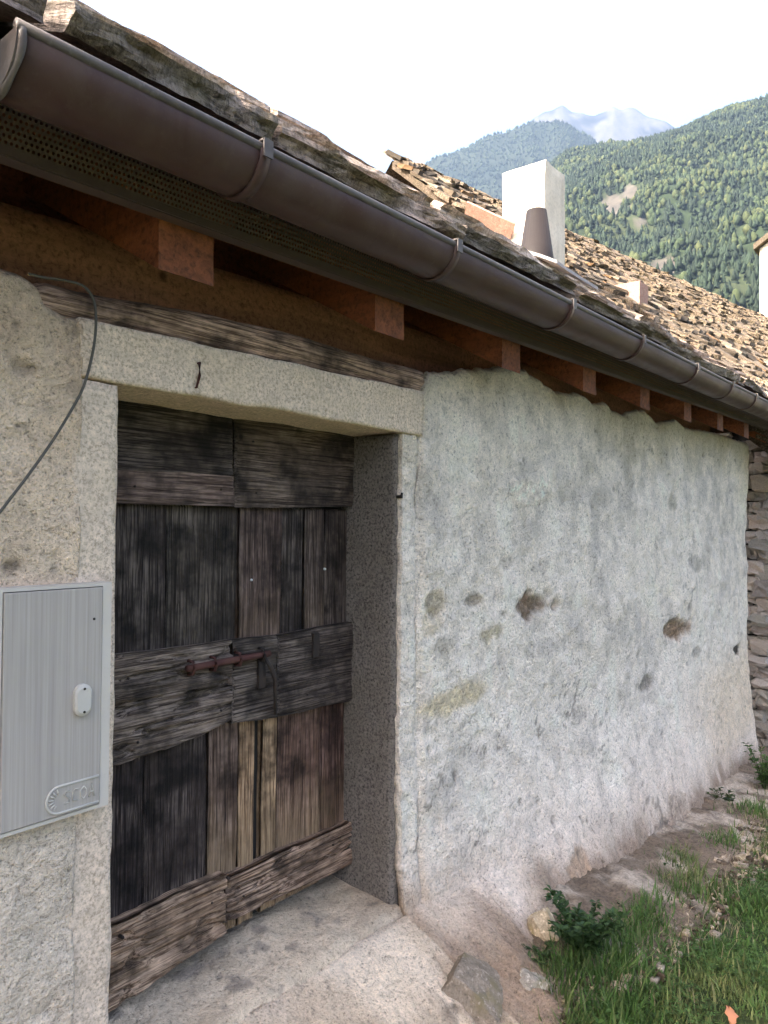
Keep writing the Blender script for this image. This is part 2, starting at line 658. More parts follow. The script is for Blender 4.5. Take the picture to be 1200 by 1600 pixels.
gx = axis_pts(.8, 7.2, .022, 9000)
gy = axis_pts(-1.6, .0, .022, 9000)
GX, GY = np.meshgrid(gx, gy, indexing='ij')
GZ = ground_z(GX, GY)
_e = GY - grass_edge(GX)
_q = np.stack([GX, GY, 0 * GX], -1)
_dirt = sstep(-.10, .06, _e + .08 * fbm(_q * 6, 3, 21))
_dirt = np.where((GX > 9) | (GX < -2), 0, _dirt)
_dry = sstep(.05, .5, fbm(_q * 1.6, 3, 33))
green = np.array([.035, .05, .016])
dry = np.array([.16, .14, .06])
dirtc = np.array([.17, .125, .09])
dirt2 = np.array([.42, .345, .275])
gc = green * (1 - _dry[..., None] * .6) + dry * _dry[..., None] * .6
_d2 = sstep(.0, .4, fbm(_q * 4.5, 4, 44))[..., None]
dc = dirtc * (1 - _d2) + dirt2 * _d2
gc = gc * (1 - _dirt[..., None]) + dc * _dirt[..., None]
GZ = GZ + _dirt * (.016 * fbm(_q * 16, 3, 51) + .012 * fbm(_q * 38, 2, 52) + .05 * sstep(-.5, .05, _e - .35))
ground = mesh_obj('ground', np.stack([GX, GY, GZ], -1).reshape(-1, 3), grid_faces(len(gx), len(gy)), M['ground'], None, True, gc.reshape(-1, 3))
tag(ground, 'grassy ground with a bare earth strip along the wall foot', 'ground', kind='structure')


# ------------------------------------------------------------------ mountains
def px_theta(px):
    return YAW - math.atan((px - 600.0) / F_PX)


def ridge_z(points, r, th):
    """Heights of a ridge at distance r (m) whose skyline was measured in the photograph."""
    T, Z = [], []
    for px, py in points:
        d = ray(px, py)
        h = math.hypot(d.x, d.y)
        T.append(math.atan2(d.y, d.x))
        Z.append(CAM_LOC.z + r * d.z / h)
    o = np.argsort(T)
    return np.interp(th, np.array(T)[o], np.array(Z)[o])


def terrain(name, pts, r0, r1, seed, namp, nsc, expo, colf, label, nt=240, nr=110, t0=-4, t1=75):
    th = np.linspace(R(t0), R(t1), nt)
    s = np.linspace(0, 1.35, nr)
    TH, S = np.meshgrid(th, s, indexing='ij')
    zr = ridge_z(pts, r1, th)[:, None]
    RR = r0 + (r1 - r0) * S
    X = CAM_LOC.x + RR * np.cos(TH)
    Y = CAM_LOC.y + RR * np.sin(TH)
    up = np.where(S <= 1, np.clip(S, 0, 1) ** expo, 1 - 1.6 * (S - 1))
    Q = np.stack([X / nsc, Y / nsc, 0 * X], -1)
    nz = fbm(Q, 6, seed, .55)
    rg = 1 - np.abs(fbm(Q * .8, 5, seed + 3, .55)) * 2
    Z = zr * up + namp * (nz + .6 * (rg - .5)) * np.clip(np.sin(np.clip(S, 0, 1) * math.pi * .86) + .06, 0, 1) - 3 * (1 - np.clip(S * 8, 0, 1))
    c = colf(X, Y, Z, S, TH)
    o = mesh_obj(name, np.stack([X, Y, Z], -1).reshape(-1, 3), grid_faces(nt, nr), M['terrain'], None, True, c.reshape(-1, 3))
    tag(o, label, 'mountain', kind='structure')
    return dict(X=X, Y=Y, Z=Z, S=S, TH=TH, th=th, s=s)


def mixc(a, b, w):
    return np.asarray(a) * (1 - w[..., None]) + np.asarray(b) * w[..., None]


def rock_mask(TH, Z, RR):
    """Bare rock patches on the wooded slope."""
    m = np.zeros_like(TH)
    for px, py, wx, wy in ((955, 322, 24, 14), (1035, 412, 30, 13), (985, 300, 12, 16), (925, 338, 12, 8), (1000, 345, 10, 7), (1090, 388, 20, 5)):
        d = ray(px, py)
        t = math.atan2(d.y, d.x)
        el = d.z / math.hypot(d.x, d.y)
        m = np.maximum(m, np.exp(-(((TH - t) / (wx / F_PX * .8)) ** 2 + ((Z / RR - el) / (wy / F_PX)) ** 2)))
    return m


def col_near(X, Y, Z, S, TH):
    q = np.stack([X / 60, Y / 60, Z / 60], -1)
    RR = np.hypot(X - CAM_LOC.x, Y - CAM_LOC.y)
    rk = sstep(.35, .6, rock_mask(TH, Z, RR) + .55 * fbm(q * 1.6, 4, 8))
    n = sstep(-.3, .4, fbm(q * .7, 3, 18))
    return mixc(mixc((.02, .032, .012), (.035, .045, .018), n), (.085, .075, .062), rk)


def col_far(X, Y, Z, S, TH):
    q = np.stack([X / 150, Y / 150, Z / 150], -1)
    return mixc((.010, .017, .010), (.018, .025, .013), sstep(-.3, .4, fbm(q, 4, 4)))


def col_peak(X, Y, Z, S, TH):
    q = np.stack([X / 260, Y / 260, Z / 90], -1)
    n = sstep(-.25, .15, fbm(q, 5, 2))
    hi = sstep(.70, .86, S + .1 * fbm(q * .5, 3, 7))
    return mixc((.04, .055, .04), mixc((.010, .011, .014), (.06, .056, .056), n), hi)


H1 = [(300, 700), (560, 560), (660, 480), (740, 400), (800, 330), (850, 275), (885, 240), (950, 215), (1050, 195), (1120, 180), (1200, 165), (1400, 120), (1800, 60)]
H2 = [(300, 560), (500, 420), (600, 320), (650, 275), (690, 245), (720, 232), (760, 212), (800, 200), (835, 190), (870, 195), (910, 215), (960, 245), (1200, 400)]
H3 = [(400, 560), (640, 330), (730, 245), (770, 215), (800, 198), (825, 186), (850, 174), (868, 166), (880, 158), (893, 166), (910, 170), (930, 175), (945, 168), (960, 163), (975, 168), (990, 164), (1008, 176), (1030, 184), (1050, 188), (1080, 200), (1150, 240), (1400, 420)]
T3 = terrain('rocky_peak', H3, 3600, 6500, 71, 330, 900, 1.15, col_peak, 'pale bare rock peak rising behind the wooded ridge', 420, 150)
T2 = terrain('wooded_ridge', H2, 2300, 4000, 41, 150, 500, .95, col_far, 'hazy blue wooded ridge below the rocky peak', 320, 110)
T1 = terrain('forest_hillside', H1, 420, 2000, 11, 70, 260, .92, col_near, 'steep green forested hillside on the right', 420, 200)


def forest(name, T, n, hgt, seed, th0, th1, s0, s1, label, rock=True, palette=None):
    g = np.random.default_rng(seed)
    th = g.uniform(R(th0), R(th1), n)
    s = np.sqrt(g.uniform(s0 ** 2, s1 ** 2, n))
    fi = (th - T['th'][0]) / (T['th'][1] - T['th'][0])
    fj = (s - T['s'][0]) / (T['s'][1] - T['s'][0])
    i, j = fi.astype(int), fj.astype(int)
    a, b = fi - i, fj - j

    def samp(A):
        return (A[i, j] * (1 - a) * (1 - b) + A[i + 1, j] * a * (1 - b) + A[i, j + 1] * (1 - a) * b + A[i + 1, j + 1] * a * b)
    x, y, z = samp(T['X']), samp(T['Y']), samp(T['Z'])
    q = np.stack([x / 60, y / 60, z / 60], -1)
    if rock:
        rk = rock_mask(th, z, np.hypot(x - CAM_LOC.x, y - CAM_LOC.y)) + .6 * fbm(q * 1.6, 4, 8)
        ok = rk < .5
        x, y, z, th, q = x[ok], y[ok], z[ok], th[ok], q[ok]
    n = len(x)
    decid = fbm(q * .9, 3, 77) + g.normal(0, .25, n) > .2
    h = hgt * g.uniform(.65, 1.35, n)
    # crown: rings of points, pointed for conifers and rounded for broadleaf trees
    k = 5
    rings_c = np.array([(.0, .30), (.30, .20), (.33, .28), (.65, .13), (1.0, .0)])
    rings_d = np.array([(.0, .25), (.25, .40), (.55, .40), (.82, .22), (1.0, .0)])
    nr = len(rings_c)
    ang = np.linspace(0, 2 * np.pi, k, endpoint=False)
    rz = np.where(decid[:, None], rings_d[None, :, 0], rings_c[None, :, 0])
    rr = np.where(decid[:, None], rings_d[None, :, 1] * .85, rings_c[None, :, 1] * .85)
    hh = np.where(decid, h * .8, h)
    jit = g.uniform(.45, 1.5, (n, nr, k))
    rot = g.uniform(0, 6.28, n)
    A = ang[None, None, :] + rot[:, None, None] + g.normal(0, .15, (n, nr, k))
    vx = x[:, None, None] + rr[:, :, None] * jit * hh[:, None, None] * np.cos(A)
    vy = y[:, None, None] + rr[:, :, None] * jit * hh[:, None, None] * np.sin(A)
    vz = z[:, None, None] - .05 * hh[:, None, None] + (rz[:, :, None] + g.normal(0, .06, (n, nr, k))) * hh[:, None, None]
    V = np.stack([vx, vy, vz], -1).reshape(-1, 3)
    base = np.arange(n)[:, None, None] * nr * k
    ri = np.arange(nr - 1)[None, :, None] * k
    ki = np.arange(k)[None, None, :]
    k2 = (ki + 1) % k
    Fq = np.stack([base + ri + ki, base + ri + k2, base + ri + k + k2, base + ri + k + ki], -1).reshape(-1, 4)
    con, dec, yel = palette
    t = g.uniform(0, 1, n)
    t = t ** 1.6
    c = np.where(decid[:, None], np.asarray(dec) * (1 - t[:, None]) + np.asarray(yel) * t[:, None], np.asarray(con) * (.7 + .6 * t[:, None]))
    C = np.repeat(c, nr * k, 0)
    o = mesh_obj(name, V, Fq, M['forest'], None, False, C)
    return tag(o, label, 'forest', kind='stuff')


forest('hillside_forest', T1, 24000, 12.5, 5, 8, 40, .04, 1.02, 'dense mixed forest covering the steep green hillside', True,
       ((.022, .036, .02), (.036, .055, .022), (.068, .078, .028)))
forest('ridge_forest', T2, 9000, 17, 6, 14, 42, .45, 1.02, 'hazy conifer forest covering the far ridge', False,
       ((.016, .028, .016), (.024, .04, .02), (.035, .05, .022)))

# ------------------------------------------------------------------ the old house
house = empty('old_house', (3.0, 0.0, 0.0), 'old plastered stone house with wooden door, brown gutter and stone slab roof', 'house')
EAVE = .028                                      # the eaves climb a little along the wall


def part(name, vf, mat, parent=house, smooth=False, label=None, color=None, cols=None, origin=None, alpha=0.0):
    v, f = vf
    v = np.asarray([tuple(q) for q in v], float) if not isinstance(v, np.ndarray) else v
    if origin is not None:
        v = v - np.asarray(origin)
    o = mesh_obj(name, v, f, mat, None, smooth, cols)
    o.parent = parent
    pl = parent_world(parent)
    o.location = (Vector(origin) if origin is not None else Vector((0, 0, 0))) - pl
    if label: o['label'] = label
    if color: o.color = (*color, alpha)
    return o


def parent_world(o):
    l = Vector((0, 0, 0))
    while o is not None:
        l = l + o.location
        o = o.parent
    return l


# ---- plaster wall
X_JR = xz(652, 800)[0]       # right edge of the right jamb's face
X_OR = xz(622, 800)[0]       # right side of the opening
X_OL = xz(180, 800)[0]       # left side of the opening
X_JL = X_OL - .10
X_END = 7.24
Z_SILL = .36
X_HR = X_OR + .014
top_px = [(-400, 330), (-60, 400), (0, 416), (30, 425), (55, 440), (66, 470), (100, 492), (150, 500)]
top_pxr = [(652, 640), (656, 600), (668, 582), (700, 578), (760, 574), (812, 573), (835, 585), (862, 608), (880, 613), (900, 612), (915, 622), (930, 630), (944, 626), (955, 640),
           (975, 648), (985, 640), (1005, 640), (1020, 652), (1030, 660), (1042, 656), (1055, 655), (1072, 668), (1100, 672), (1125, 676), (1158, 690)]
TX, TZ = [-6.0], [2.36]
for a, b in top_px + top_pxr:
    q = xz(a, b)
    TX.append(q[0])
    TZ.append(q[1])
TX.append(8.0)
TZ.append(TZ[-1])
TX, TZ = np.array(TX), np.array(TZ)


def flare(x, z):
    """How far the wall foot leans out towards the viewer."""
    x = np.asarray(x, float)
    z = np.asarray(z, float)
    g = .18 - .107 * (np.clip(x, 1.2, 14) - 2.7)
    h = np.clip((1.0 - z) / (1.0 - g), 0, 1.6)
    w = (.27 - .17 * sstep(4.5, 7.2, x)) * h ** 1.8
    door = sstep(X_JR + 1.3, X_OR - .5, x) * sstep(-.4, .5, x)
    d2 = np.clip((Z_SILL - .01 - z) / .30, 0, 2.2)
    w2 = .30 * d2 ** .8
    w3 = .27 * sstep(2.85, 2.3, x) * sstep(.2, .9, x) * np.clip((Z_SILL - z) / .22, 0, 1.4)
    return w * (1 - door) + w2 * door + w3


xs = np.concatenate([np.linspace(-5, -.2, 40, endpoint=False), np.arange(-.2, X_JL, .009), np.linspace(X_JL, X_HR, 120, endpoint=False), np.linspace(X_HR, X_JR, 16, endpoint=False)])
x, st = X_JR, .008
xr = []
while x < X_END:
    xr.append(x)
    x += st
    st = min(st * 1.0075, .022)
xs = np.concatenate([xs, xr, [X_END]])
ncor = 14                                        # the rounded far corner turns back
cs = np.linspace(0, 1, ncor + 1)[1:]
S_all = np.concatenate([xs, X_END + .12 * cs * 2])
xcol = np.concatenate([xs, X_END + .10 * np.sin(cs * math.pi / 2)])
ycol = np.concatenate([0 * xs, .05 * cs + .55 * cs ** 2.2])
nlo, nhi = 90, 165
wl = np.linspace(0, 1, nlo, endpoint=False)
wh = np.linspace(0, 1, nhi)
ztop = np.interp(xcol, TX, TZ) + .012 * fbm(np.stack([xcol * 22, 0 * xcol, 0 * xcol], -1), 3, 61) * (xcol > X_JR)
ztop = np.where((xcol > X_JL) & (xcol < X_JR), np.minimum(ztop, P(640, 668, 0).z - .004), ztop)
zlo = -.75 - .06 * xcol
Zm = np.concatenate([zlo[:, None] + (Z_SILL - zlo)[:, None] * wl[None], Z_SILL + (ztop - Z_SILL)[:, None] * wh[None]], 1)
Xm = np.repeat(xcol[:, None], nlo + nhi, 1)
Sm = np.repeat(S_all[:, None], nlo + nhi, 1)
Q = np.stack([Sm, 0 * Sm, Zm], -1)
Ym = np.repeat(ycol[:, None], nlo + nhi, 1) - flare(Xm, Zm)
right = Xm > X_HR - .01
bulge = -.045 * np.sin(np.clip((Xm - X_JR) / (X_END - X_JR), 0, 1) * math.pi) * np.sin(np.clip((Zm - .0) / 2.4, 0, 1) * math.pi) * right
Ym += bulge + .018 * fbm(Q * 1.7, 3, 101) + .011 * fbm(Q * 7, 3, 102) + .0055 * fbm(Q * 24, 3, 103) + .002 * fbm(Q * 60, 2, 104)
Ym -= .014
# trowelled ridges
Ym += -.005 * np.clip(1 - np.abs(fbm(np.stack([Sm * 3.2 + Zm * 1.5, 0 * Sm, Zm * 4.0], -1), 4, 120)) * 7, 0, 1) * right
foot = (.45 + .55 * sstep(1.7, 2.05, Xm)) * sstep(.6, .9, Xm) * sstep(3.3, 2.5, Xm) * sstep(.30, .20, Zm + .10 * fbm(Q * 6, 3, 160))
ck = fbm(Q * np.array([5, 1, 7]), 2, 161)
Ym += foot * (-.08 * np.round(ck * 3.2) / 3.2 - .03 * fbm(Q * 14, 4, 162) - .014 * fbm(Q * 45, 3, 164))
# outer edges of the coat are rounded back
eT = np.clip((ztop[:, None] - Zm) / .035, 0, 1)
Ym += .03 * (1 - eT) ** 2
eJ = np.clip(np.abs(Xm - X_JR - .012 * fbm(Q * 3, 2, 99)) / .03, 0, 1)
Ym += np.where(Zm > Z_SILL, .016 * (1 - eJ) ** 2 * (Xm > X_HR - .02), 0)
Ym += np.where((Xm < X_JR) & (Xm > X_HR - .001) & (Zm > Z_SILL), .008, 0)
Xm = Xm + np.where((Xm >= X_JR - 1e-6) & (Xm < X_JR + .25) & (Zm > Z_SILL), (1 - np.clip((Xm - X_JR) / .25, 0, 1)) * (.018 * fbm(Q * 3.1, 3, 140) + .006 * fbm(Q * 14, 2, 141)), 0)
# wear of the far corner: it leans out downwards
Xm = Xm + sstep(X_END - .6, X_END, Xm) * (.03 * sstep(1.7, -.3, Zm) + .02 * fbm(Q * 3, 2, 150))

# colour of the coat: grey white, warmer foot and eaves, patches where it has come off
n1 = fbm(Q * 1.3, 5, 201)
n2 = fbm(Q * 4.2, 5, 202)
n3 = fbm(np.stack([Sm * 6, 0 * Sm, Zm * 2.2], -1), 5, 203)
white = np.array([.70, .695, .69])
grey = np.array([.52, .52, .525])
C = mixc(white, grey, sstep(-.12, .30, n2 * .6 + n1 * .7) * .8)
n5 = fbm(Q * 11, 4, 205)
C = mixc(C, (.42, .42, .425), sstep(.16, .5, n5 + .5 * n2) * .5)
C = mixc(C, (.76, .75, .74), sstep(.12, .40, -n5 + .4 * n1) * .6)
C = mixc(C, (.74, .725, .71), sstep(.08, .4, n3) * .6)
C = mixc(C, (.68, .63, .60), sstep(.75, .2, Zm + .25 * n1) * sstep(-.3, .25, n2 + .15) * .6)                       # pinkish foot
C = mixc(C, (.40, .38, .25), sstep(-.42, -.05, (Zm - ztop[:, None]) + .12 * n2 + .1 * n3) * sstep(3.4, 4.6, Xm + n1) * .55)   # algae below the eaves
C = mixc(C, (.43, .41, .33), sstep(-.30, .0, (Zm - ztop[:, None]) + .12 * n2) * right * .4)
C = mixc(C, (.64, .55, .42), sstep(5.0, 6.2, Xm) * sstep(.9, .5, Zm) * sstep(-.1, .1, Zm) * .5)
# dark runs
C = C * (1 - .10 * sstep(.18, .42, fbm(np.stack([Sm * 9, 0 * Sm, Zm * 1.1], -1), 4, 230)) * sstep(1.2, 2.0, Zm) * right)[..., None]
left = Xm < X_JL + .02
Cl = mixc((.60, .525, .45), (.43, .365, .305), sstep(-.1, .35, n2 * .7 + n1 * .5))
Cl = mixc(Cl, (.50, .40, .32), sstep(.1, .4, fbm(Q * 3.3, 3, 240)) * .6)
Cl = mixc(Cl, (.56, .545, .52), sstep(1.35, 1.15, Zm) * .8)
C = np.where(left[..., None], Cl, C)
under = (Xm > X_JL) & (Xm < X_JR + .3)
Cs = mixc((.50, .44, .37), (.66, .60, .52), sstep(-.2, .3, n2))
Cs = mixc(Cs, (.42, .36, .30), sstep(.1, .4, fbm(Q * 6, 4, 250)) * .6)
C = mixc(C, Cs, sstep(X_JL - .1, X_JL + .1, Xm) * sstep(X_JR + .25, X_JR - .2, Xm + .3 * n2) * sstep(Z_SILL + .12, Z_SILL - .04, Zm + .06 * n2))
C = mixc(C, mixc((.22, .175, .135), (.56, .50, .43), sstep(-.2, .2, fbm(Q * 13, 5, 163))), foot * .75)
C = C * (1 - .7 * foot * sstep(.06, .015, np.abs(ck - np.round(ck * 3.2) / 3.2 - .156)))[..., None]
# damp earth splash at the very foot
gz = .18 - .107 * (np.clip(Xm, 1.2, 14) - 2.7)
C = mixc(C, (.36, .285, .235), sstep(gz + .36, gz + .06, Zm + .2 * n2 + .1 * n3) * right * .45)
C = mixc(C, (.20, .15, .115), sstep(gz + .15, gz + .0, Zm + .16 * n2 + .09 * n3) * right * .8)

crk = np.abs(fbm(np.stack([Sm * 1.1 + .25 * n2, 0 * Sm, Zm * 1.5 + .25 * n5], -1), 3, 260))
C = C * (1 - .55 * sstep(.010, .003, crk) * sstep(.05, .3, fbm(Q * 1.4 + 7, 3, 261)) * right)[..., None]
# chips and holes, measured on the wall: x, y, radius in pixels, squash, depth, colour, strength
CHIPS = [(840, 945, 21, 1.0, .028, (.20, .15, .115), 1.0), (1055, 985, 17, 1.1, .022, (.25, .19, .145), 1.0), (1003, 1065, 12, .9, .012, (.24, .23, .22), .8),
         (838, 1335, 15, 1.5, .008, (.34, .25, .18), .8), (826, 1405, 12, 2.4, .006, (.33, .23, .17), .8), (1003, 1250, 14, 1.2, .008, (.33, .29, .26), .8),
         (1056, 1255, 8, 1.3, .012, (.20, .18, .16), .9), (976, 1275, 8, 1.0, .012, (.17, .15, .14), .9), (948, 1372, 11, 1.2, .016, (.15, .13, .12), .9),
         (935, 1350, 7, 1.6, .012, (.18, .17, .16), .9), (1152, 1016, 5, 1.4, .02, (.06, .055, .05), 1.0), (1080, 1018, 10, .8, .006, (.30, .30, .30), .7),
         (765, 990, 16, .9, .008, (.34, .32, .22), .7), (690, 945, 14, 1.1, .010, (.33, .30, .22), .7), (745, 940, 14, .5, .012, (.22, .20, .17), .7),
         (725, 1090, 46, .5, .003, (.50, .45, .30), .7), (832, 768, 24, .8, -.006, (.66, .65, .62), .6), (1085, 880, 13, 1.0, .004, (.33, .33, .33), .7),
         (1047, 782, 8, 1.7, .005, (.30, .30, .28), .6), (1010, 1310, 12, .8, .010, (.30, .24, .22), .8), (680, 975, 18, 1.3, .006, (.50, .45, .34), .5),
         (855, 1010, 26, .6, .004, (.42, .42, .43), .6), (1190, 905, 10, 1.2, .006, (.3, .3, .28), .5), (795, 880, 14, .7, .006, (.46, .45, .43), .6), (700, 1010, 15, .8, .006, (.44, .43, .4), .6)]
for px, py, rp, sq, dep, cc, am in CHIPS:
    p = P(px, py, -.03)
    t = (p - CAM_LOC).dot(_f)
    rad = rp / F_PX * t
    cosw = 1.0
    dx = (Xm - p.x) / ((P(px + rp, py, -.03).x - p.x) * 1.02)
    dz = (Zm - p.z) / (rad * sq * 1.12)
    near_ = (np.abs(dx) < 3) & (np.abs(dz) < 3)
    if not near_.any(): continue
    d = np.hypot(dx[near_], dz[near_]) + .75 * fbm(Q[near_] * (.6 / rad), 4, int(px)) 
    w = sstep(1.15, .7, d)
    Ym[near_] += dep * w + (dep * .9 * w * fbm(Q[near_] * 45, 3, 3) if dep > .015 else 0)
    cn = np.asarray(cc) * (1 + .8 * fbm(Q[near_] * 55, 3, 9))[:, None]
    C[near_] = C[near_] * (1 - (w * am)[:, None]) + cn * (w * am)[:, None]
# many small pits
g = np.random.default_rng(3)
for k in range(420):
    px_, pz_ = g.uniform(X_JR + .05, X_END) if k < 330 else g.uniform(-.1, X_JL), g.uniform(0.1, 2.45)
    rad = g.uniform(.004, .016) * (1.6 if g.uniform() < .12 else 1)
    i0, i1 = np.searchsorted(xcol, [px_ - rad * 3, px_ + rad * 3])
    if i1 <= i0: continue
    sl = slice(i0, i1)
    d = np.hypot((Xm[sl] - px_) / rad, (Zm[sl] - pz_) / (rad * g.uniform(.5, 1.6))) + .3 * fbm(Q[sl] * 70, 2, k)
    w = sstep(1.3, .5, d)
    Ym[sl] += rad * .5 * w
    C[sl] = C[sl] * (1 - (w * g.uniform(.2, .6))[..., None])

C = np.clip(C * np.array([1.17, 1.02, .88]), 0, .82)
nv = nlo + nhi
F4 = grid_faces(len(xcol), nv)
fi, fj = F4[:, 0] // nv, F4[:, 0] % nv
xm_ = (xcol[fi] + xcol[np.minimum(fi + 1, len(xcol) - 1)]) / 2
F4 = F4[~((fj >= nlo) & (xm_ > X_JL) & (xm_ < X_HR))]
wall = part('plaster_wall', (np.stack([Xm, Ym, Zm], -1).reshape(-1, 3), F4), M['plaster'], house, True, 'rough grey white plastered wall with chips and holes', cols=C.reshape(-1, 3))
sm = wall.modifiers.new('thickness', 'SOLIDIFY')
sm.thickness = .03
sm.offset = -1.0 if False else -1.0

# masonry core behind the coat, so that light cannot pass
part('masonry_core', join([box(-5, X_JL - .02, .10, .50, -1, 2.30), box(X_JR + .02, X_END - .06, .10, .50, -1.4, 2.36), box(X_JL - .02, X_JR + .02, .34, .5, -1, 2.36)]), M['dark_gap'])

# ---- jambs, lintel, threshold
ZL = P(400, 637, 0).z        # underside of the lintel


def stone_block(name, x0, x1, y0, y1, z0, z1, mat, n, seed, label, amp=.006):
    v, f = rbox(x1 - x0, y1 - y0, z1 - z0, n, amp, 9, seed, .08)
    return part(name, (v + np.array([(x0 + x1) / 2, (y0 + y1) / 2, (z0 + z1) / 2]), f), mat, house, True, label, (1, 1, 1), origin=((x0 + x1) / 2, (y0 + y1) / 2, (z0 + z1) / 2))


stone_block('door_jamb', X_OR, X_JR + .05, .012, .34, Z_SILL - .03, ZL - .002, M['granite_dark'], (6, 14, 60), 1, 'speckled granite jamb right of the door', .007)
stone_block('door_jamb', X_JL - .02, X_OL, -.012, .34, Z_SILL - .12, ZL - .002, M['granite_pale'], (8, 14, 60), 2, 'pale granite jamb left of the door', .007)
lx0, lx1 = xz(118, 560)[0], X_JR + .012
v, f = rbox(lx1 - lx0, .36, 1.0, (60, 14, 12), 0, 1, 3, 0)
za = P(150, 505, 0).z
zb = P(650, 612, 0).z
tt = (v[:, 0] / (lx1 - lx0) + .5)
ztopl = za + (zb - za) * tt
v[:, 2] = ZL + (v[:, 2] + .5) * (ztopl - ZL)
v[:, 1] += .165
v[:, 0] += (lx0 + lx1) / 2
v += .007 * np.stack([fbm(v * 8 + 9 * a, 4, 300 + a) for a in range(3)], 1)
part('lintel', (v, f), M['granite_pale'], house, True, 'pale granite lintel over the door', (1, 1, 1))

# threshold: top of the sill, sloping gently outwards to the wall's face
tx = np.linspace(X_JL - .01, X_OR + .02, 120)
ty = np.linspace(0, 1, 40)
TXm, TYm = np.meshgrid(tx, ty, indexing='ij')
yy = .36 + (-.034 - .36) * TYm
zz = .405 + (Z_SILL + .012 - .405) * TYm ** 1.2
zz -= .03 * np.clip((TYm - .9) / .1, 0, 1) ** 2
q = np.stack([TXm, yy, 0 * yy], -1)
zz += .012 * fbm(q * 5, 4, 310) + .007 * fbm(q * 22, 3, 311)
tc = mixc((.44, .34, .245), (.60, .475, .35), sstep(-.25, .3, fbm(q * 4, 4, 312)))
tc = mixc(tc, (.64, .49, .39), sstep(0, .35, fbm(q * 2.4, 3, 313)) * .7)
tc = mixc(tc, (.32, .28, .24), sstep(.25, .05, TYm + .08 * fbm(q * 9, 3, 314)) * .6)
tc = mixc(tc, (.22, .18, .15), sstep(.22, .4, fbm(q * 13, 4, 315)) * .7)
tc = mixc(tc, (.36, .30, .215), sstep(.05, .4, fbm(q * 5 + 4, 4, 316)) * .6)
part('threshold', (np.stack([TXm, yy, zz], -1).reshape(-1, 3), grid_faces(120, 40)[:, ::-1]), M['concrete'], house, True, 'worn concrete threshold below the door', cols=tc.reshape(-1, 3))

# ---- weathered beam above the lintel
bx = np.linspace(xz(52, 440)[0], xz(662, 600)[0], 90)
tpx = [(52, 440), (80, 432), (130, 447), (200, 462), (330, 482), (450, 510), (560, 545), (662, 575)]
bpx = [(52, 470), (80, 482), (130, 497), (200, 505), (330, 532), (450, 556), (560, 585), (662, 612)]
BT = np.array([xz(*q) for q in tpx])
BB = np.array([xz(*q) for q in bpx])
nring = 20
vv = []
for i, xx in enumerate(bx):
    zt, zb_ = np.interp(xx, BT[:, 0], BT[:, 1]), np.interp(xx, BB[:, 0], BB[:, 1]) - .03
    for k in range(nring):
        a = 2 * math.pi * k / nring
        cy, cz = math.cos(a), math.sin(a)
        sq = (abs(cy) ** 3.2 + abs(cz) ** 3.2) ** (-1 / 3.2)
        vv.append((xx, .125 - .125 * cy * sq, (zt + zb_) / 2 + (zt - zb_) / 2 * cz * sq))
vv = np.array(vv)
vv[:, 1] += .010 * fbm(vv * np.array([3, 20, 24]), 4, 320) + .004 * fbm(vv * np.array([6, 60, 80]), 3, 321)
vv[:, 2] += .008 * fbm(vv * np.array([4, 12, 12]) + 5, 4, 322)
bf = [[i * nring + k, i * nring + (k + 1) % nring, (i + 1) * nring + (k + 1) % nring, (i + 1) * nring + k] for i in range(89) for k in range(nring)]
bf += [list(range(nring))[::-1], [89 * nring + k for k in range(nring)]]
part('timber_beam', (vv, bf), M['wood_h'], house, True, 'grey weathered timber beam lying on the lintel', (.33, .26, .215), origin=(1.5, .1, 2.3))


# ---- eaves: wall plate, rafters, deck, vent strip
def ez(x):
    return EAVE * (x - 1.0)


def skew(v):
    v = np.asarray(v, float).copy()
    v[:, 2] += ez(v[:, 0])
    return v


SL = .55
v, f = rbox(12.2, .22, .30, (60, 4, 5), .006, 3, 5, .25)
part('wall_plate', (skew(v + np.array([1.2, .39, 2.43])), f), M['plate'], house, True, 'brown stained wall plate under the rafters', (1, 1, 1))

RX = [1.087 + .777 * k for k in range(-7, 9)]
v, f = rbox(.158, 1.6, .19, (2, 10, 2), .0025, 5, 6, .08)
v = v - np.array([0, -.8, 0])
v[:, 2] += v[:, 1] * SL + .095
rme = None
for k, x in enumerate(RX):
    if rme is None:
        o = part('rafter', (v, f), M['rafter'], house, False)
        rme = o.data
    else:
        o = link('rafter', rme, None, house)
    w = random.uniform(-.01, .01)
    o.location = Vector((x - .010 + w, -.175, 2.327 + ez(x))) - house.location
    o.scale = (random.uniform(.96, 1.04), 1, random.uniform(.97, 1.03))
bevel_mod(bpy.data.objects['rafter'], .004)

# deck boards above the rafters, each board a piece
for k in range(9):
    y0 = -.20 + k * .165
    z0 = 2.345 + .178 + (y0 + .17) * SL + .012
    vb, fb = box(-5, 7.25, y0, y0 + .158, 0, .02)
    vb = skew([(a, b, z0 + c + (b - y0) * SL) for a, b, c in vb])
    part('deck_board', (vb, fb), M['deck'], house)

vb, fb = box(-5, 7.22, .50, .53, 2.28, 2.98)
part('infill_board', (skew(vb), fb), M['deck'], house)

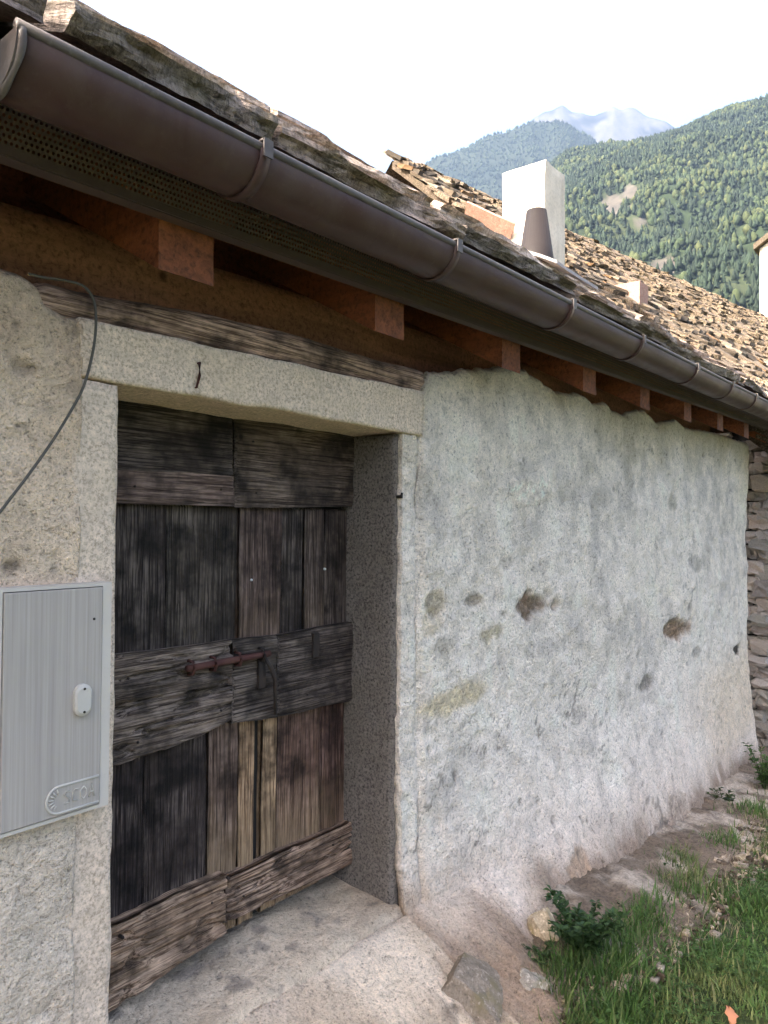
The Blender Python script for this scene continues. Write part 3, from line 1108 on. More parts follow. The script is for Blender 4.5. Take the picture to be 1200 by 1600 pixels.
# perforated vent strip: real holes
ZS0, ZS1, YS = 2.452, 2.535, -.215
pit = .0105
nxh, nzh = int((7.20 + 1.2) / pit), 6
V, Fc = [], []
sq = [(-1, -1), (0, -1), (1, -1), (1, 0), (1, 1), (0, 1), (-1, 1), (-1, 0)]
cx = np.repeat(np.arange(nxh), nzh)
cz = np.tile(np.arange(nzh), nxh)
X0 = -1.2 + (cx + .5) * pit + (cz % 2) * pit * .5
Z0 = ZS0 + .014 + (cz + .5) * pit
outer = np.array(sq) * pit * .5
inner = np.array([(math.cos(math.atan2(b, a)), math.sin(math.atan2(b, a))) for a, b in sq]) * pit * .30
pts = np.concatenate([outer, inner], 0)
VX = X0[:, None] + pts[None, :, 0]
VZ = Z0[:, None] + pts[None, :, 1]
VV = np.stack([VX, np.full_like(VX, YS) + (VZ - ZS0) * -.35, VZ + ez(VX)], -1).reshape(-1, 3)
b0 = (np.arange(len(X0)) * 16)[:, None]
k8 = np.arange(8)
FF = np.stack([b0 + k8, b0 + (k8 + 1) % 8, b0 + 8 + (k8 + 1) % 8, b0 + 8 + k8], -1).reshape(-1, 4)
vent = part('vent_strip', (VV, FF), M['strip'], house, False, 'perforated brown metal strip under the gutter')
ztp = Z0.max() + pit * .5
vb, fb = join([box(-5, 7.22, YS - .006, YS + .004, ZS0 - .004, ZS0 + .0135), box(-5, 7.22, YS - .004, YS + .03, ZS0 - .008, ZS0 - .0045)])
o = part('drip_edge', (skew(vb), fb), M['strip'], house)
vb, fb = box(-5, 7.22, 0, .003, ztp - .0005, ztp + .045)
vb = [(a, YS - .35 * (c - ZS0) + b, c) for a, b, c in vb]
part('vent_flange', (skew(vb), fb), M['strip'], house)
vb, fb = box(7.20, 7.235, YS - .05, .30, ZS0 - .005, ZS1 + .02)
part('eave_end_board', (skew(vb), fb), M['strip'], house)

# ---- gutter
GYc, GR = -.372, .08
GX0, GX1 = P(30, 45, -.452).x, 7.30
GSL = .024


def gz_at(x):
    return P(415, 235, -.452).z + GSL * (x - 1.06)


gutter = part('gutter', ([(0, 0, 0)], []), M['gutter'])
bpy.data.objects.remove(gutter)


def sweep_half(x0, x1, r, yc, zoff, nseg, nx, thick, mat, name, parent, wob=0.0):
    xx = np.linspace(x0, x1, nx)
    V = []
    for rr_ in (r, r - thick):
        for i, x in enumerate(xx):
            for k in range(nseg + 1):
                a = math.pi + math.pi * k / nseg
                V.append((x, yc + rr_ * math.cos(a), gz_at(x) + zoff + rr_ * math.sin(a) + wob * math.sin(x * 3.1 + k)))
    n1_ = nx * (nseg + 1)
    F_ = []
    for i in range(nx - 1):
        for k in range(nseg):
            a = i * (nseg + 1) + k
            F_.append([a, a + nseg + 1, a + nseg + 2, a + 1])
            F_.append([n1_ + a, n1_ + a + 1, n1_ + a + nseg + 2, n1_ + a + nseg + 1])
        for k in (0, nseg):
            a = i * (nseg + 1) + k
            q = [a, a + nseg + 1, n1_ + a + nseg + 1, n1_ + a]
            F_.append(q if k else q[::-1])
    for i in (0, nx - 1):
        for k in range(nseg):
            a = i * (nseg + 1) + k
            q = [a, a + 1, n1_ + a + 1, n1_ + a]
            F_.append(q if not i else q[::-1])
    return part(name, (V, F_), mat, parent, True)


gutter = sweep_half(GX0, GX1, GR, GYc, 0, 24, 60, .0025, M['gutter'], 'gutter', house, .0006)
gutter['label'] = 'brown half round metal gutter along the eaves'
xx = np.linspace(GX0 - .004, GX1, 60)
part('rolled_rim', tube([(x, GYc - GR + .004, gz_at(x) + .004) for x in xx], .0105, 12), M['rim'], gutter, True)
for px_ in (-170, 415, 715, 895, 1005, 1090, 1145, 1182):
    x = P(px_, 235 + (px_ - 415) * .5, -.455).x
    if px_ < 0: continue
    b_ = sweep_half(x - .014, x + .014, GR + .0055, GYc, 0, 24, 2, .005, M['gutter'], 'bracket', gutter)
    part('bracket_clip', join([box(x - .013, x + .013, GYc - GR - .012, GYc - GR + .02, gz_at(x) + .0145, gz_at(x) + .0185), box(x - .013, x + .013, GYc - GR - .0135, GYc - GR - .0095, gz_at(x) - .02, gz_at(x) + .0185)]), M['rim'], gutter)
# near end: cap with a soldered seam
na = 24
ev = [(GX0 - .004, GYc, gz_at(GX0))] + [(GX0 - .004, GYc + (GR + .001) * math.cos(math.pi + math.pi * k / na), gz_at(GX0) + (GR + .001) * math.sin(math.pi + math.pi * k / na)) for k in range(na + 1)]
ev += [(a + .003, b, c) for a, b, c in ev]
n_ = na + 2
ef = [[0, k + 2, k + 1] for k in range(na)] + [[n_, n_ + k + 1, n_ + k + 2] for k in range(na)] + [[k + 1, k + 2, n_ + k + 2, n_ + k + 1] for k in range(na)]
part('end_cap', (ev, ef), M['rim'], gutter)
seam = [(GX0 + .004 + .0015 * math.sin(k * .33), GYc + (GR + .002) * math.cos(math.pi + math.pi * k / 40), gz_at(GX0) + (GR + .002) * math.sin(math.pi + math.pi * k / 40)) for k in range(41)]
part('solder_seam', tube(seam, [.006 + .0012 * math.sin(k * .45) for k in range(41)], 7), M['rim'], gutter, True)

# ---- stone slab roof
roof = part('roof', join([]) if False else (lambda v, f: (skew([(a, b, 2.60 + (b + .30) * SL + c) for a, b, c in v]), f))(*box(-5, 7.20, -.30, 3.2, -.03, .0)), M['deck'], house)
roof['label'] = 'roof of overlapping grey stone slabs'
slabs = []
for k in range(9):
    v, f = rbox(1.0, .75, .05, (26, 12, 4), 0, 1, k, 0)
    e = np.clip((-.30 - v[:, 1]) / .075, 0, 1)
    v[:, 1] += e * .032 * fbm(np.stack([v[:, 0] * 5 + 3 * k, 0 * v[:, 0], v[:, 2] * 26], -1), 4, 400 + k)
    v[:, 2] += .006 * fbm(np.stack([v[:, 0] * 2, v[:, 1] * 3, 0 * v[:, 0] + k], -1), 3, 410 + k) + .004 * fbm(np.stack([v[:, 0] * 14, v[:, 1] * 14, v[:, 2] * 30 + k], -1), 4, 411 + k)
    v[:, 1] += .006 * fbm(np.stack([v[:, 0] * 30, v[:, 1] * 8, v[:, 2] * 90], -1), 3, 420 + k) * e
    v[:, 2] += np.where(v[:, 2] > 0, -.010 * e * np.clip(fbm(np.stack([v[:, 0] * 7, 0 * v[:, 0], 0 * v[:, 0] + k * 3], -1), 3, 430 + k) + .4, 0, 1), 0)
    me = bpy.data.meshes.new('slab')
    me.from_pydata([tuple(map(float, q)) for q in v], [], f)
    me.update()
    me.materials.append(M['slab'])
    slabs.append(me)
ang = math.atan(SL)
rr = random.Random(5)
rp = parent_world(roof)
for c in range(11):
    x = -3.2 - rr.uniform(0, .6)
    ye = -.405 + (0, .17, .37, .62)[c] if c < 4 else -.405 + .62 + (c - 3) * .31
    while x < 7.25:
        w = rr.uniform(.5, 1.1) if c < 3 else rr.uniform(.4, .8)
        if x + w > 7.25: w = max(.3, 7.30 - x)
        th_ = rr.uniform(.85, 1.1)
        o = link('slab', slabs[rr.randrange(9)], None, roof)
        yj = ye + rr.uniform(-.018, .018)
        zc = 2.632 + (yj + .405) * SL + (0, .052, .085, .085)[min(c, 3)] + rr.uniform(-.006, .006) + ez(x + w / 2) * .9
        tilt = ang * (.86 if c == 0 else .9)
        o.rotation_euler = (tilt + rr.uniform(-.02, .02), rr.uniform(-.012, .012) - math.atan(EAVE), rr.uniform(-.03, .03))
        o.scale = (w - rr.uniform(.008, .03), 1, th_)
        off = Vector((0, .375 * math.cos(tilt), .375 * math.sin(tilt)))
        o.location = Vector((x + w / 2, yj, zc)) + off - rp
        g_ = rr.uniform(.6, 1.3) * (1.0 if c == 0 else 1.35)
        o.color = (g_ * rr.uniform(.97, 1.05), g_, g_ * rr.uniform(.94, 1.02), 1)
        x += w

# small conical flue with its flashing on this roof
pf = P(838, 372, .62)
zt_ = P(838, 330, .62).z
zb_ = P(838, 372, .62).z - .22
flue = part('flue', (lambda s: (
    [(pf.x + (.125 if k < s else .066 if k < 2 * s else .056) * math.cos(2 * math.pi * k / s), .62 + (.125 if k < s else .066 if k < 2 * s else .056) * math.sin(2 * math.pi * k / s), zb_ if k < s else zt_ if k < 2 * s else zt_ - .08) for k in range(3 * s)],
    [[k, (k + 1) % s, s + (k + 1) % s, s + k] for k in range(s)] + [[s + k, s + (k + 1) % s, 2 * s + (k + 1) % s, 2 * s + k] for k in range(s)] + [list(range(2 * s, 3 * s))]))(28), M['brownmetal'], house, True, 'brown conical metal flue on the slab roof')
vb, fb = rbox(.62, .5, .02, (10, 8, 1), .01, 6, 9, 0)
vb[:, 2] += vb[:, 1] * SL
part('flashing', (vb + np.array([pf.x + .10, .62, zb_ + .085]), fb), M['leadsheet'], flue)

# ---- door
YD = .245


def dp(px, py, Y=YD):
    return P(px, py, Y)


door = bpy.data.objects.new('door', None)
COL.objects.link(door)
door.parent = house
door.location = Vector((X_OL, YD, .41)) - house.location
door['label'] = 'weathered dark plank door with cross boards'
DW = parent_world(door)


def board(name, quad, y_front, thick, mat, col, axis, seed, n=(14, 40), relief=1.0, label=None, rag=(0, 0, 0, 0), wear=0.0):
    """A board whose face corners are given in (x, z): left-bottom, right-bottom, right-top, left-top."""
    nu, nv_ = n
    u = np.linspace(0, 1, nu)
    w = np.linspace(0, 1, nv_)
    U, W = np.meshgrid(u, w, indexing='ij')
    a, b, c, d = [np.array(q) for q in quad]
    XZ = (a * ((1 - U) * (1 - W))[..., None] + b * (U * (1 - W))[..., None] + c * (U * W)[..., None] + d * ((1 - U) * W)[..., None])
    x, z = XZ[..., 0], XZ[..., 1]
    q = np.stack([x, 0 * x, z], -1)
    s = np.array([5, 1, 60]) if axis == 0 else np.array([60, 1, 5])
    rel = .004 * fbm(q * s + seed, 4, 500 + seed) + .005 * fbm(q * s * .3 + seed, 3, 520 + seed)
    if relief > 1:                                   # long drying splits
        sp = np.abs(fbm(q * np.array([3.0, 1, 26]) + seed, 3, 560 + seed))
        rel = rel * 1.5 + .016 * np.clip(1 - sp * 9, 0, 1)
    y = y_front + rel * 1.2
    ed = np.minimum(np.minimum(U, 1 - U) * (nu - 1), np.minimum(W, 1 - W) * (nv_ - 1))
    y = y + np.where(ed < .5, .006, 0)
    # ragged edges
    if axis == 0:
        z = z + np.where(W < .5, (1 - 2 * W) * rag[0], (2 * W - 1) * rag[1]) * fbm(np.stack([x * 5 + seed, 0 * x, 0 * x], -1), 4, 540 + seed)
    else:
        x = x + np.where(U < .5, (1 - 2 * U) * rag[0], (2 * U - 1) * rag[1]) * fbm(np.stack([z * 5 + seed, 0 * x, 0 * x], -1), 4, 540 + seed)
    Vf = np.stack([x, y, z], -1).reshape(-1, 3)
    Vb = Vf.copy()
    Vb[:, 1] = y_front + thick
    Fa = grid_faces(nu, nv_)
    Fb = Fa[:, ::-1] + len(Vf)
    rim = [i * nv_ for i in range(nu)] + [(nu - 1) * nv_ + j for j in range(1, nv_)] + [i * nv_ + nv_ - 1 for i in range(nu - 2, -1, -1)] + [j for j in range(nv_ - 2, 0, -1)]
    L = len(Vf)
    Fr = np.array([[rim[i], rim[i - 1], rim[i - 1] + L, rim[i] + L] for i in range(len(rim))])[:, ::-1]
    org = np.mean(Vf, 0)
    o = part(name, (np.concatenate([Vf, Vb]), np.concatenate([Fa, Fb, Fr])), mat, door, False, label, col, origin=tuple(org), alpha=wear)
    return o


def q4(lb, rb, rt, lt, Y=YD):
    return [xz(*lb, Y), xz(*rb, Y), xz(*rt, Y), xz(*lt, Y)]


dk = (.062, .052, .046)
XL = X_OL - .02


def vplank(pxl, pxr, zb, zt, col, seed, y=YD, label=None):
    wear = {9: .7, 10: 1.0, 11: 1.0, 12: .8, 13: .35, 3: .3, 5: .2}.get(seed, 0.0)
    xl = XL if pxl is None else P(pxl, 900, YD).x
    xr_ = P(pxr, 900, YD).x
    g_ = .0022
    board('plank', [(xl + g_, zb), (xr_ - g_, zb), (xr_ - g_, zt), (xl + g_, zt)], y, .03, M['wood_v'], col, 2, seed, (14, 70), rag=(.003, .003), wear=wear)


zTop = P(360, 790, YD).z
zBot = .44
zMid = P(360, 1060, YD).z
vplank(None, 262, zMid, zTop, (0.041, 0.035, 0.033), 1)
vplank(262, 374, zMid, zTop, (0.056, 0.050, 0.044), 2, YD + .004)
vplank(374, 441, zMid, zTop, (0.086, 0.066, 0.060), 3, YD - .002)
vplank(441, 476, zMid, zTop, (0.044, 0.038, 0.035), 4, YD + .005)
vplank(476, 508, zMid, zTop, (0.066, 0.054, 0.048), 5)
vplank(508, 556, zMid, zTop, (0.051, 0.041, 0.036), 6, YD + .003)
vplank(None, 232, zBot, zMid, (0.034, 0.028, 0.028), 7)
vplank(232, 330, zBot, zMid, (0.041, 0.034, 0.032), 8, YD + .003)
vplank(330, 377, zBot, zMid, (0.105, 0.079, 0.064), 9)
vplank(377, 402, zBot, zMid, (0.342, 0.257, 0.166), 10, YD - .001)
vplank(414, 438, zBot, zMid, (0.351, 0.271, 0.176), 11, YD)
vplank(438, 505, zBot, zMid, (0.128, 0.086, 0.068), 12, YD + .002)
vplank(505, 556, zBot, zMid, (0.083, 0.051, 0.042), 13, YD + .004)
vb, fb = box(XL, P(556, 900, YD).x, YD + .032, YD + .05, .43, 2.14)
part('backing_panel', (vb, fb), M['dark_gap'], door)

YR = YD - .028
# cross boards: head, lock rail and foot
board('cross_board', [xz(140, 742, YR), xz(366, 742, YR), xz(366, 620, YR), xz(140, 590, YR)], YR, .03, M['wood_h'], (0.050, 0.043, 0.040), 0, 21, (50, 20), rag=(.003, 0), label='dark upper left head board')
board('cross_board', [xz(140, 786, YR), xz(366, 791, YR), xz(366, 744, YR), xz(140, 727, YR)], YR - .004, .03, M['wood_h'], (0.160, 0.128, 0.116), 0, 22, (50, 14), rag=(.003, .004), label='pale lower left head board')
board('cross_board', [xz(367, 793, YR), xz(556, 792, YR), xz(556, 640, YR), xz(367, 640, YR)], YR - .002, .03, M['wood_h'], (0.096, 0.080, 0.068), 0, 23, (50, 24), rag=(.004, 0), label='brown right head board')
board('cross_board', [xz(140, 1210, YR), xz(362, 1128, YR), xz(362, 1001, YR), xz(140, 1028, YR)], YR - .010, .035, M['wood_h'], (0.132, 0.116, 0.102), 0, 24, (100, 50), 2.0, rag=(.02, .004), label='wide grey lock board with wavy lower edge')
board('cross_board', [xz(362, 1132, YR), xz(432, 1121, YR), xz(432, 993, YR), xz(362, 1001, YR)], YR - .007, .035, M['wood_h'], (0.080, 0.072, 0.066), 0, 25, (30, 30), rag=(.006, .003))
board('cross_board', [xz(433, 1120, YR), xz(556, 1094, YR), xz(556, 971, YR), xz(433, 993, YR)], YR - .005, .035, M['wood_h'], (0.068, 0.059, 0.054), 0, 26, (40, 30), rag=(.005, .003))
YF = YD - .035
board('foot_board', [xz(130, 1604, YF), xz(352, 1456, YF), xz(352, 1366, YF), xz(130, 1462, YF)], YF - .012, .05, M['wood_h'], (.30, .235, .175), 0, 27, (110, 60), 2.0, rag=(.008, .010), label='split pale brown foot board, left piece')
board('foot_board', [xz(355, 1443, YF), xz(556, 1346, YF), xz(556, 1281, YF), xz(355, 1372, YF)], YF, .045, M['wood_h'], (.25, .195, .15), 0, 28, (100, 50), 2.0, rag=(.012, .010), label='split pale brown foot board, right piece')


# iron bolt, its staples, hasp, keyhole notch and nails
def dpart(name, vf, mat, smooth=True, label=None):
    return part(name, vf, mat, door, smooth, label)


yb = YR - .026
b0, b1 = P(292, 1045, yb), P(421, 1021, yb)
dpart('bolt', tube([b0, b0.lerp(b1, .2), b0.lerp(b1, .6), b1], .0105, 10), M['rust'], True, 'rusty red sliding bolt')
for t in (.05, .3, .6, .9):
    c = b0.lerp(b1, t)
    pts_ = [c + Vector((0, .016, .02)), c + Vector((0, -.008, .018)), c + Vector((0, -.015, 0)), c + Vector((0, -.008, -.018)), c + Vector((0, .016, -.02))]
    dpart('staple', tube(pts_, .005, 8), M['rust' if t < .8 else 'iron'])
h0, h1, h2 = P(414, 1028, yb), P(430, 1062, yb - .012), P(430, 1116, yb + .004)
dpart('hasp', tube([h0, h0.lerp(h1, .5) + Vector((0, -.008, 0)), h1, h1.lerp(h2, .5), h2], [.005, .008, .008, .006, .005], 8), M['iron'], True, 'dark iron hasp hanging from the bolt')
hx, hz = xz(408, 1050, YR - .012)
dpart('hasp_plate', (lambda v, f: (v + np.array([hx, YR - .014, hz]), f))(*rbox(.03, .012, .10, (2, 1, 4), .004, 20, 3, .2)), M['iron'], False)
nx_, nz_ = xz(493, 1008, YR - .01)
dpart('notch', (lambda v, f: (v + np.array([nx_, YR - .008, nz_]), f))(*rbox(.03, .016, .085, (2, 1, 4), .005, 20, 4, .2)), M['iron'], False, 'black iron plate on the lock board')


def nail(px, py, Y, r, mat, parent=door, length=.01, name='nail'):
    c = P(px, py, Y)
    return part(name, tube([c, c + Vector((0, -length * .7, 0)), c + Vector((0, -length, 0))], [r, r, r * .5], 10), mat, parent, True)


nail(391, 906, YD, .0042, M['nail'])
nail(506, 889, YD, .0048, M['nail'])
nail(355, 1372, YF, .006, M['iron'])
nail(187, 1462, YF - .01, .005, M['iron'], door, .02)
nail(452, 1335, YD, .004, M['iron'])
for a_, b_ in ((200, 1060), (330, 1040), (345, 1110), (480, 1085), (530, 1000), (215, 1160), (210, 760), (345, 765), (400, 770), (530, 765), (230, 1455), (330, 1410), (380, 1400), (520, 1320), (395, 690), (520, 690)):
    nail(a_, b_, YR - .008 if b_ < 1300 else YF - .01, .0035, M['iron'], door, .006)
# hook on the lintel and hinge pin on the jamb
p0, p1 = P(309, 568, -.01), P(305, 606, -.012)
part('hook', tube([p0 + Vector((0, .02, 0)), p0 + Vector((0, -.008, .0)), p0.lerp(p1, .5) + Vector((.003, -.010, 0)), p1 + Vector((0, -.006, 0)), p1 + Vector((0, .01, 0))], [.003, .005, .004, .003, .002], 8), M['rust'], house, True, 'small iron hook in the lintel')
c = P(625, 776, 0)
part('hinge_pin', tube([c + Vector((.0, .02, 0)), c + Vector((-.004, -.010, 0)), c + Vector((-.004, -.012, .014))], [.006, .007, .004], 8), M['iron'], house, True)

# ------------------------------------------------------------------ meter cabinet on the wall
YB = -.05
bz0, bz1 = P(100, 1279, YB).z, P(100, 914, YB).z
bxr = P(172, 1080, YB).x
pxr = P(157, 1080, YB).x
pxl = P(3, 1080, YB).x
bxl = pxl - .03
cab = empty('meter_cabinet', ((bxl + bxr) / 2, 0, bz0), 'flat grey metal meter cabinet on the wall left of the door', 'cabinet')
part('frame', join([box(pxr + .002, bxr, YB, .03, bz0, bz1), box(bxl, pxl - .002, YB, .03, bz0, bz1), box(pxl - .002, pxr + .002, YB, .03, bz1 - .008, bz1), box(pxl - .002, pxr + .002, YB, .03, bz0, bz0 + .008)]), M['cabinet_frame'], cab)
dv, df = box(pxl, pxr, YB - .004, .02, bz0 + .010, bz1 - .010)
cd = part('cabinet_door', (dv, df), M['cabinet'], cab)
bevel_mod(cd, .002)
lc = P(127, 1093, YB - .004)


def capsule(w, h, d, n=12):
    v = []
    for y in (0, -d * .7, -d):
        s = 1.0 if y > -d * .9 else .8
        for k in range(2 * n):
            a = math.pi * k / (n - .5) if False else 2 * math.pi * k / (2 * n)
            cxx, czz = math.cos(a) * w / 2, math.sin(a) * w / 2
            czz += (h - w) / 2 * (1 if czz >= 0 else -1)
            v.append((cxx * s, y, czz * s))
    m = 2 * n
    f = [[r * m + k, r * m + (k + 1) % m, (r + 1) * m + (k + 1) % m, (r + 1) * m + k] for r in range(2) for k in range(m)]
    f.append([2 * m + k for k in range(m)])
    return v, f


v, f = capsule(.040, .072, .014)
lk = part('lock_cover', ([(a + lc.x, b + lc.y, c + lc.z) for a, b, c in v], f), M['cabinet_trim'], cab, False, 'oval lock cover')
for s in (-1, 1):
    part('screw', tube([(lc.x, lc.y - .013, lc.z + s * .026), (lc.x, lc.y - .0155, lc.z + s * .026)], .003, 8), M['iron'], lk)
# raised maker's plate: a rim with a round left end, a fan of rays and worn raised letters
YP = YB - .004
a0, a1 = P(156, 1211, YP), P(156, 1251, YP)
ph = (a0.z - a1.z)
pcz = (a0.z + a1.z) / 2
pr = ph / 2
pxr_ = pxr - .004
pcx = P(72, 1250, YP).x + pr
rim = [(pxr_, YP - .001, pcz + pr), (pcx, YP - .001, pcz + pr)] + [(pcx + pr * math.cos(math.pi / 2 + math.pi * k / 14), YP - .001, pcz + pr * math.sin(math.pi / 2 + math.pi * k / 14)) for k in range(1, 14)] + [(pcx, YP - .001, pcz - pr), (pxr_, YP - .001, pcz - pr)]
emb = part('maker_plate', tube(rim, .0028, 8), M['cabinet_trim'], cab, True, 'raised plate with rays and worn letters')
face = [(x, YP - .0012, z) for x, y, z in rim]
part('plate_face', (face, [list(range(len(face)))]), M['cabinet'], emb)
for k in range(7):
    a = R(105 + k * 22)
    part('ray_mark', tube([(pcx + pr * .45 * math.cos(a), YP - .002, pcz + pr * .45 * math.sin(a)), (pcx + pr * .85 * math.cos(a), YP - .002, pcz + pr * .85 * math.sin(a))], .0016, 6), M['cabinet_trim'], emb, True)
STROKES = {'S': [[(1, .9), (.3, 1), (0, .75), (.9, .35), (.8, .05), (0, .05)]], 'C': [[(1, .9), (.4, 1), (0, .6), (.1, .1), (1, .05)]],
           'O': [[(.5, 1), (0, .7), (0, .3), (.5, 0), (1, .3), (1, .7), (.5, 1)]], 'A': [[(0, 0), (.5, 1), (1, 0)], [(.25, .4), (.75, .4)]]}
lx = pcx + pr * .35
lw = (pxr_ - lx) / 4.6
for ch in 'SCOA':
    for st_ in STROKES[ch]:
        part('letter_mark', tube([(lx + a * lw * .75, YP - .002, pcz - pr * .42 + b * pr * .95) for a, b in st_], .0016, 6), M['cabinet_trim'], emb, True)
    lx += lw * 1.08
nail(147, 967, YB - .004, .003, M['iron'], cab, .002, 'screw')

# ------------------------------------------------------------------ cable
cp = [(45, 428, -.02), (70, 434, -.02), (100, 438, -.012), (130, 447, -.03), (146, 468, -.035), (150, 500, -.035), (146, 545, -.035), (132, 600, -.04), (112, 640, -.045), (80, 692, -.045), (40, 748, -.05), (0, 800, -.05), (-60, 880, -.05)]
pts_ = [P(a, b, c) for a, b, c in cp]
sm_ = []
for i in range(len(pts_) - 1):
    p_1, p0, p1, p2 = pts_[max(i - 1, 0)], pts_[i], pts_[i + 1], pts_[min(i + 2, len(pts_) - 1)]
    for k in range(6):
        t = k / 6
        sm_.append(.5 * ((2 * p0) + (p1 - p_1) * t + (2 * p_1 - 5 * p0 + 4 * p1 - p2) * t * t + (3 * p0 - p_1 - 3 * p1 + p2) * t ** 3))
v, f = tube(sm_, .0032, 8)
cb = mesh_obj('cable', v, f, M['cable'], None, True)
tag(cb, 'thin grey cable hanging from the beam across the left wall', 'cable')

# ------------------------------------------------------------------ neighbouring house with the lichened roof
A = P(620, 245, 4.76)
tB = 1.0
dB = ray(1200, 500)
Bp = CAM_LOC + dB * ((A.z - CAM_LOC.z) / dB.z)
e = (Vector((Bp.x, Bp.y, 0)) - Vector((A.x, A.y, 0))).normalized()      # along the ridge
nn = Vector((e.y, -e.x, 0))                                             # towards the viewer's side
if nn.y > 0: nn = -nn
L_R = 15.0
W_R = 5.25
NS = (A.z - 2.45) / W_R
nb = empty('neighbour_house', (A.x + e.x * 4 + nn.x * 4.6, A.y + e.y * 4 + nn.y * 4.6, -.4), 'rubble stone house with mossy orange stone roof beyond the plastered wall', 'house')


def npt(u, w, h=0.0):
    """u along the ridge, w down the slope (horizontal), h above the roof surface."""
    return Vector((A.x, A.y, 0)) + e * u + nn * w + Vector((0, 0, A.z - w * NS + h))


rv = [npt(0, -.1, -.10), npt(L_R, -.1, -.10), npt(L_R, W_R, -.10), npt(0, W_R, -.10), npt(0, -.1, -.22), npt(L_R, -.1, -.22), npt(L_R, W_R, -.22), npt(0, W_R, -.22)]
b_ = npt(0, -.1, -.1)
back = [Vector((p.x - nn.x * 4.5, p.y - nn.y * 4.5, p.z - 4.5 * NS)) for p in (rv[0], rv[1])]
rv += back
rf = [[0, 3, 2, 1], [4, 5, 6, 7], [0, 4, 7, 3], [2, 6, 5, 1], [3, 7, 6, 2], [0, 1, 9, 8]]
nroof = part('roof', (rv, rf), M['slate_far'], nb)
nroof.color = (.7, .62, .55, 1)
nroof['label'] = 'roof of small uneven stone slates with orange lichen'
smesh = []
for k in range(8):
    v, f = rbox(1, 1, 1, (2, 2, 1), 0, 1, k, 0)
    g = np.random.default_rng(60 + k)
    v = v + g.normal(0, .085, v.shape) * np.array([1, 1, .7])
    me = bpy.data.meshes.new('slate')
    me.from_pydata([tuple(map(float, q)) for q in v], [], f)
    me.update()
    me.materials.append(M['slate_far'])
    smesh.append((me, v, f))
RM = Matrix((( e.x, nn.x, 0), (e.y, nn.y, 0), (0, 0, 1)))
slope = math.atan(NS)
cand = []
rr = random.Random(9)
step_w = .12
row = 0
w = W_R
while w > -.05:
    u = rr.uniform(-.07, 0)
    while u < L_R:
        sw = rr.uniform(.08, .25)
        c = npt(u + sw / 2, w - .13, -.035 + rr.uniform(-.035, .04))
        cand.append((c, sw, rr.uniform(.24, .36), rr.uniform(.03, .07), rr.uniform(-.22, .22), rr.uniform(-.16, .16), rr.uniform(-.10, .10), u, w))
        u += sw * .97
    w -= step_w * rr.uniform(.9, 1.1)
    row += 1


def vis_score(c):
    d = c - CAM_LOC
    t = d.dot(_f)
    px_ = 600 + F_PX * d.dot(_r2) / t
    py_ = 800 - F_PX * d.dot(_u2) / t
    # seen only above the line of the near roof and inside the photograph
    lim = np.interp(px_, [600, 620, 780, 850, 1000, 1200], [245, 255, 345, 383, 478, 590])
    return (px_ > 595 and px_ < 1215 and py_ < lim + 6), t


seen = sorted([(vis_score(q[0])[1], i) for i, q in enumerate(cand) if vis_score(q[0])[0]])
own = set(i for _, i in seen[:300])
rest_v, rest_f, rest_n = [], [], 0
npw = parent_world(nroof)
PAL = [((.9, .84, .80), .32), ((1.15, 1.05, .95), .18), ((1.3, .92, .6), .08), ((.40, .37, .34), .32), ((1.5, 1.45, 1.4), .10)]
for i, (c, sw, sd, sh, t1, t2, t3, u, w) in enumerate(cand):
    k = rr.randrange(8)
    rot = RM @ Matrix.Rotation(-slope * .80 + t2, 3, 'X') @ Matrix.Rotation(t1, 3, 'Z') @ Matrix.Rotation(t3, 3, 'Y')
    x_, acc, colr = rr.random(), 0, PAL[0][0]
    for cc, pr_ in PAL:
        acc += pr_
        if x_ < acc:
            colr = cc
            break
    gg = rr.uniform(.75, 1.2)
    if i in own:
        o = link('slate', smesh[k][0], None, nroof)
        o.matrix_local = Matrix.Translation(c - npw) @ rot.to_4x4() @ Matrix.Diagonal((sw, sd, sh, 1))
        o.color = (colr[0] * gg, colr[1] * gg, colr[2] * gg, 1)
    else:
        vv_ = smesh[k][1] * np.array([sw, sd, sh])
        vv_ = vv_ @ np.array(rot).T + np.array(c)
        rest_v.append(vv_)
        rest_f += [[a + rest_n for a in fc] for fc in smesh[k][2]]
        rest_n += len(vv_)
o = part('slate_field', (np.concatenate(rest_v), rest_f), M['slate_far'], nroof)
o['kind'] = 'stuff'
o.color = (1.0, .9, .8, 1)

# its gable wall of rubble, every stone a piece
gw = npt(.42, 0)
gv = []
core = []
zg = -.9
for h_, (ua, ub, wa, wb) in enumerate([(.55, L_R - .5, -3.8, W_R - .45)]):
    c4 = [npt(ua, wa), npt(ub, wa), npt(ub, wb), npt(ua, wb)]
    tops = [npt(ua, 0), npt(ub, 0)]
    V = [Vector((p.x, p.y, zg)) for p in c4] + [Vector((p.x, p.y, npt(0, wb, -.25).z)) for p in c4] + [Vector((p.x, p.y, A.z - .24)) for p in tops]
    F_ = [[0, 1, 5, 4], [2, 3, 7, 6], [0, 4, 8, 7, 3], [1, 2, 6, 9, 5]]
    nwall = part('rubble_wall', (V, F_), M['dark_gap'], nb)
    nwall['label'] = 'dry rubble stone gable wall'
stm = []
for k in range(8):
    v, f = rbox(1, 1, 1, (3, 2, 3), 0, 1, k, 0, .2)
    g = np.random.default_rng(90 + k)
    v = v + g.normal(0, .075, v.shape)
    me = bpy.data.meshes.new('stone')
    me.from_pydata([tuple(map(float, q)) for q in v], [], f)
    me.update()
    me.materials.append(M['rubble'])
    stm.append(me)
nwp = parent_world(nwall)
rr = random.Random(12)
ang_e = math.atan2(nn.y, nn.x)


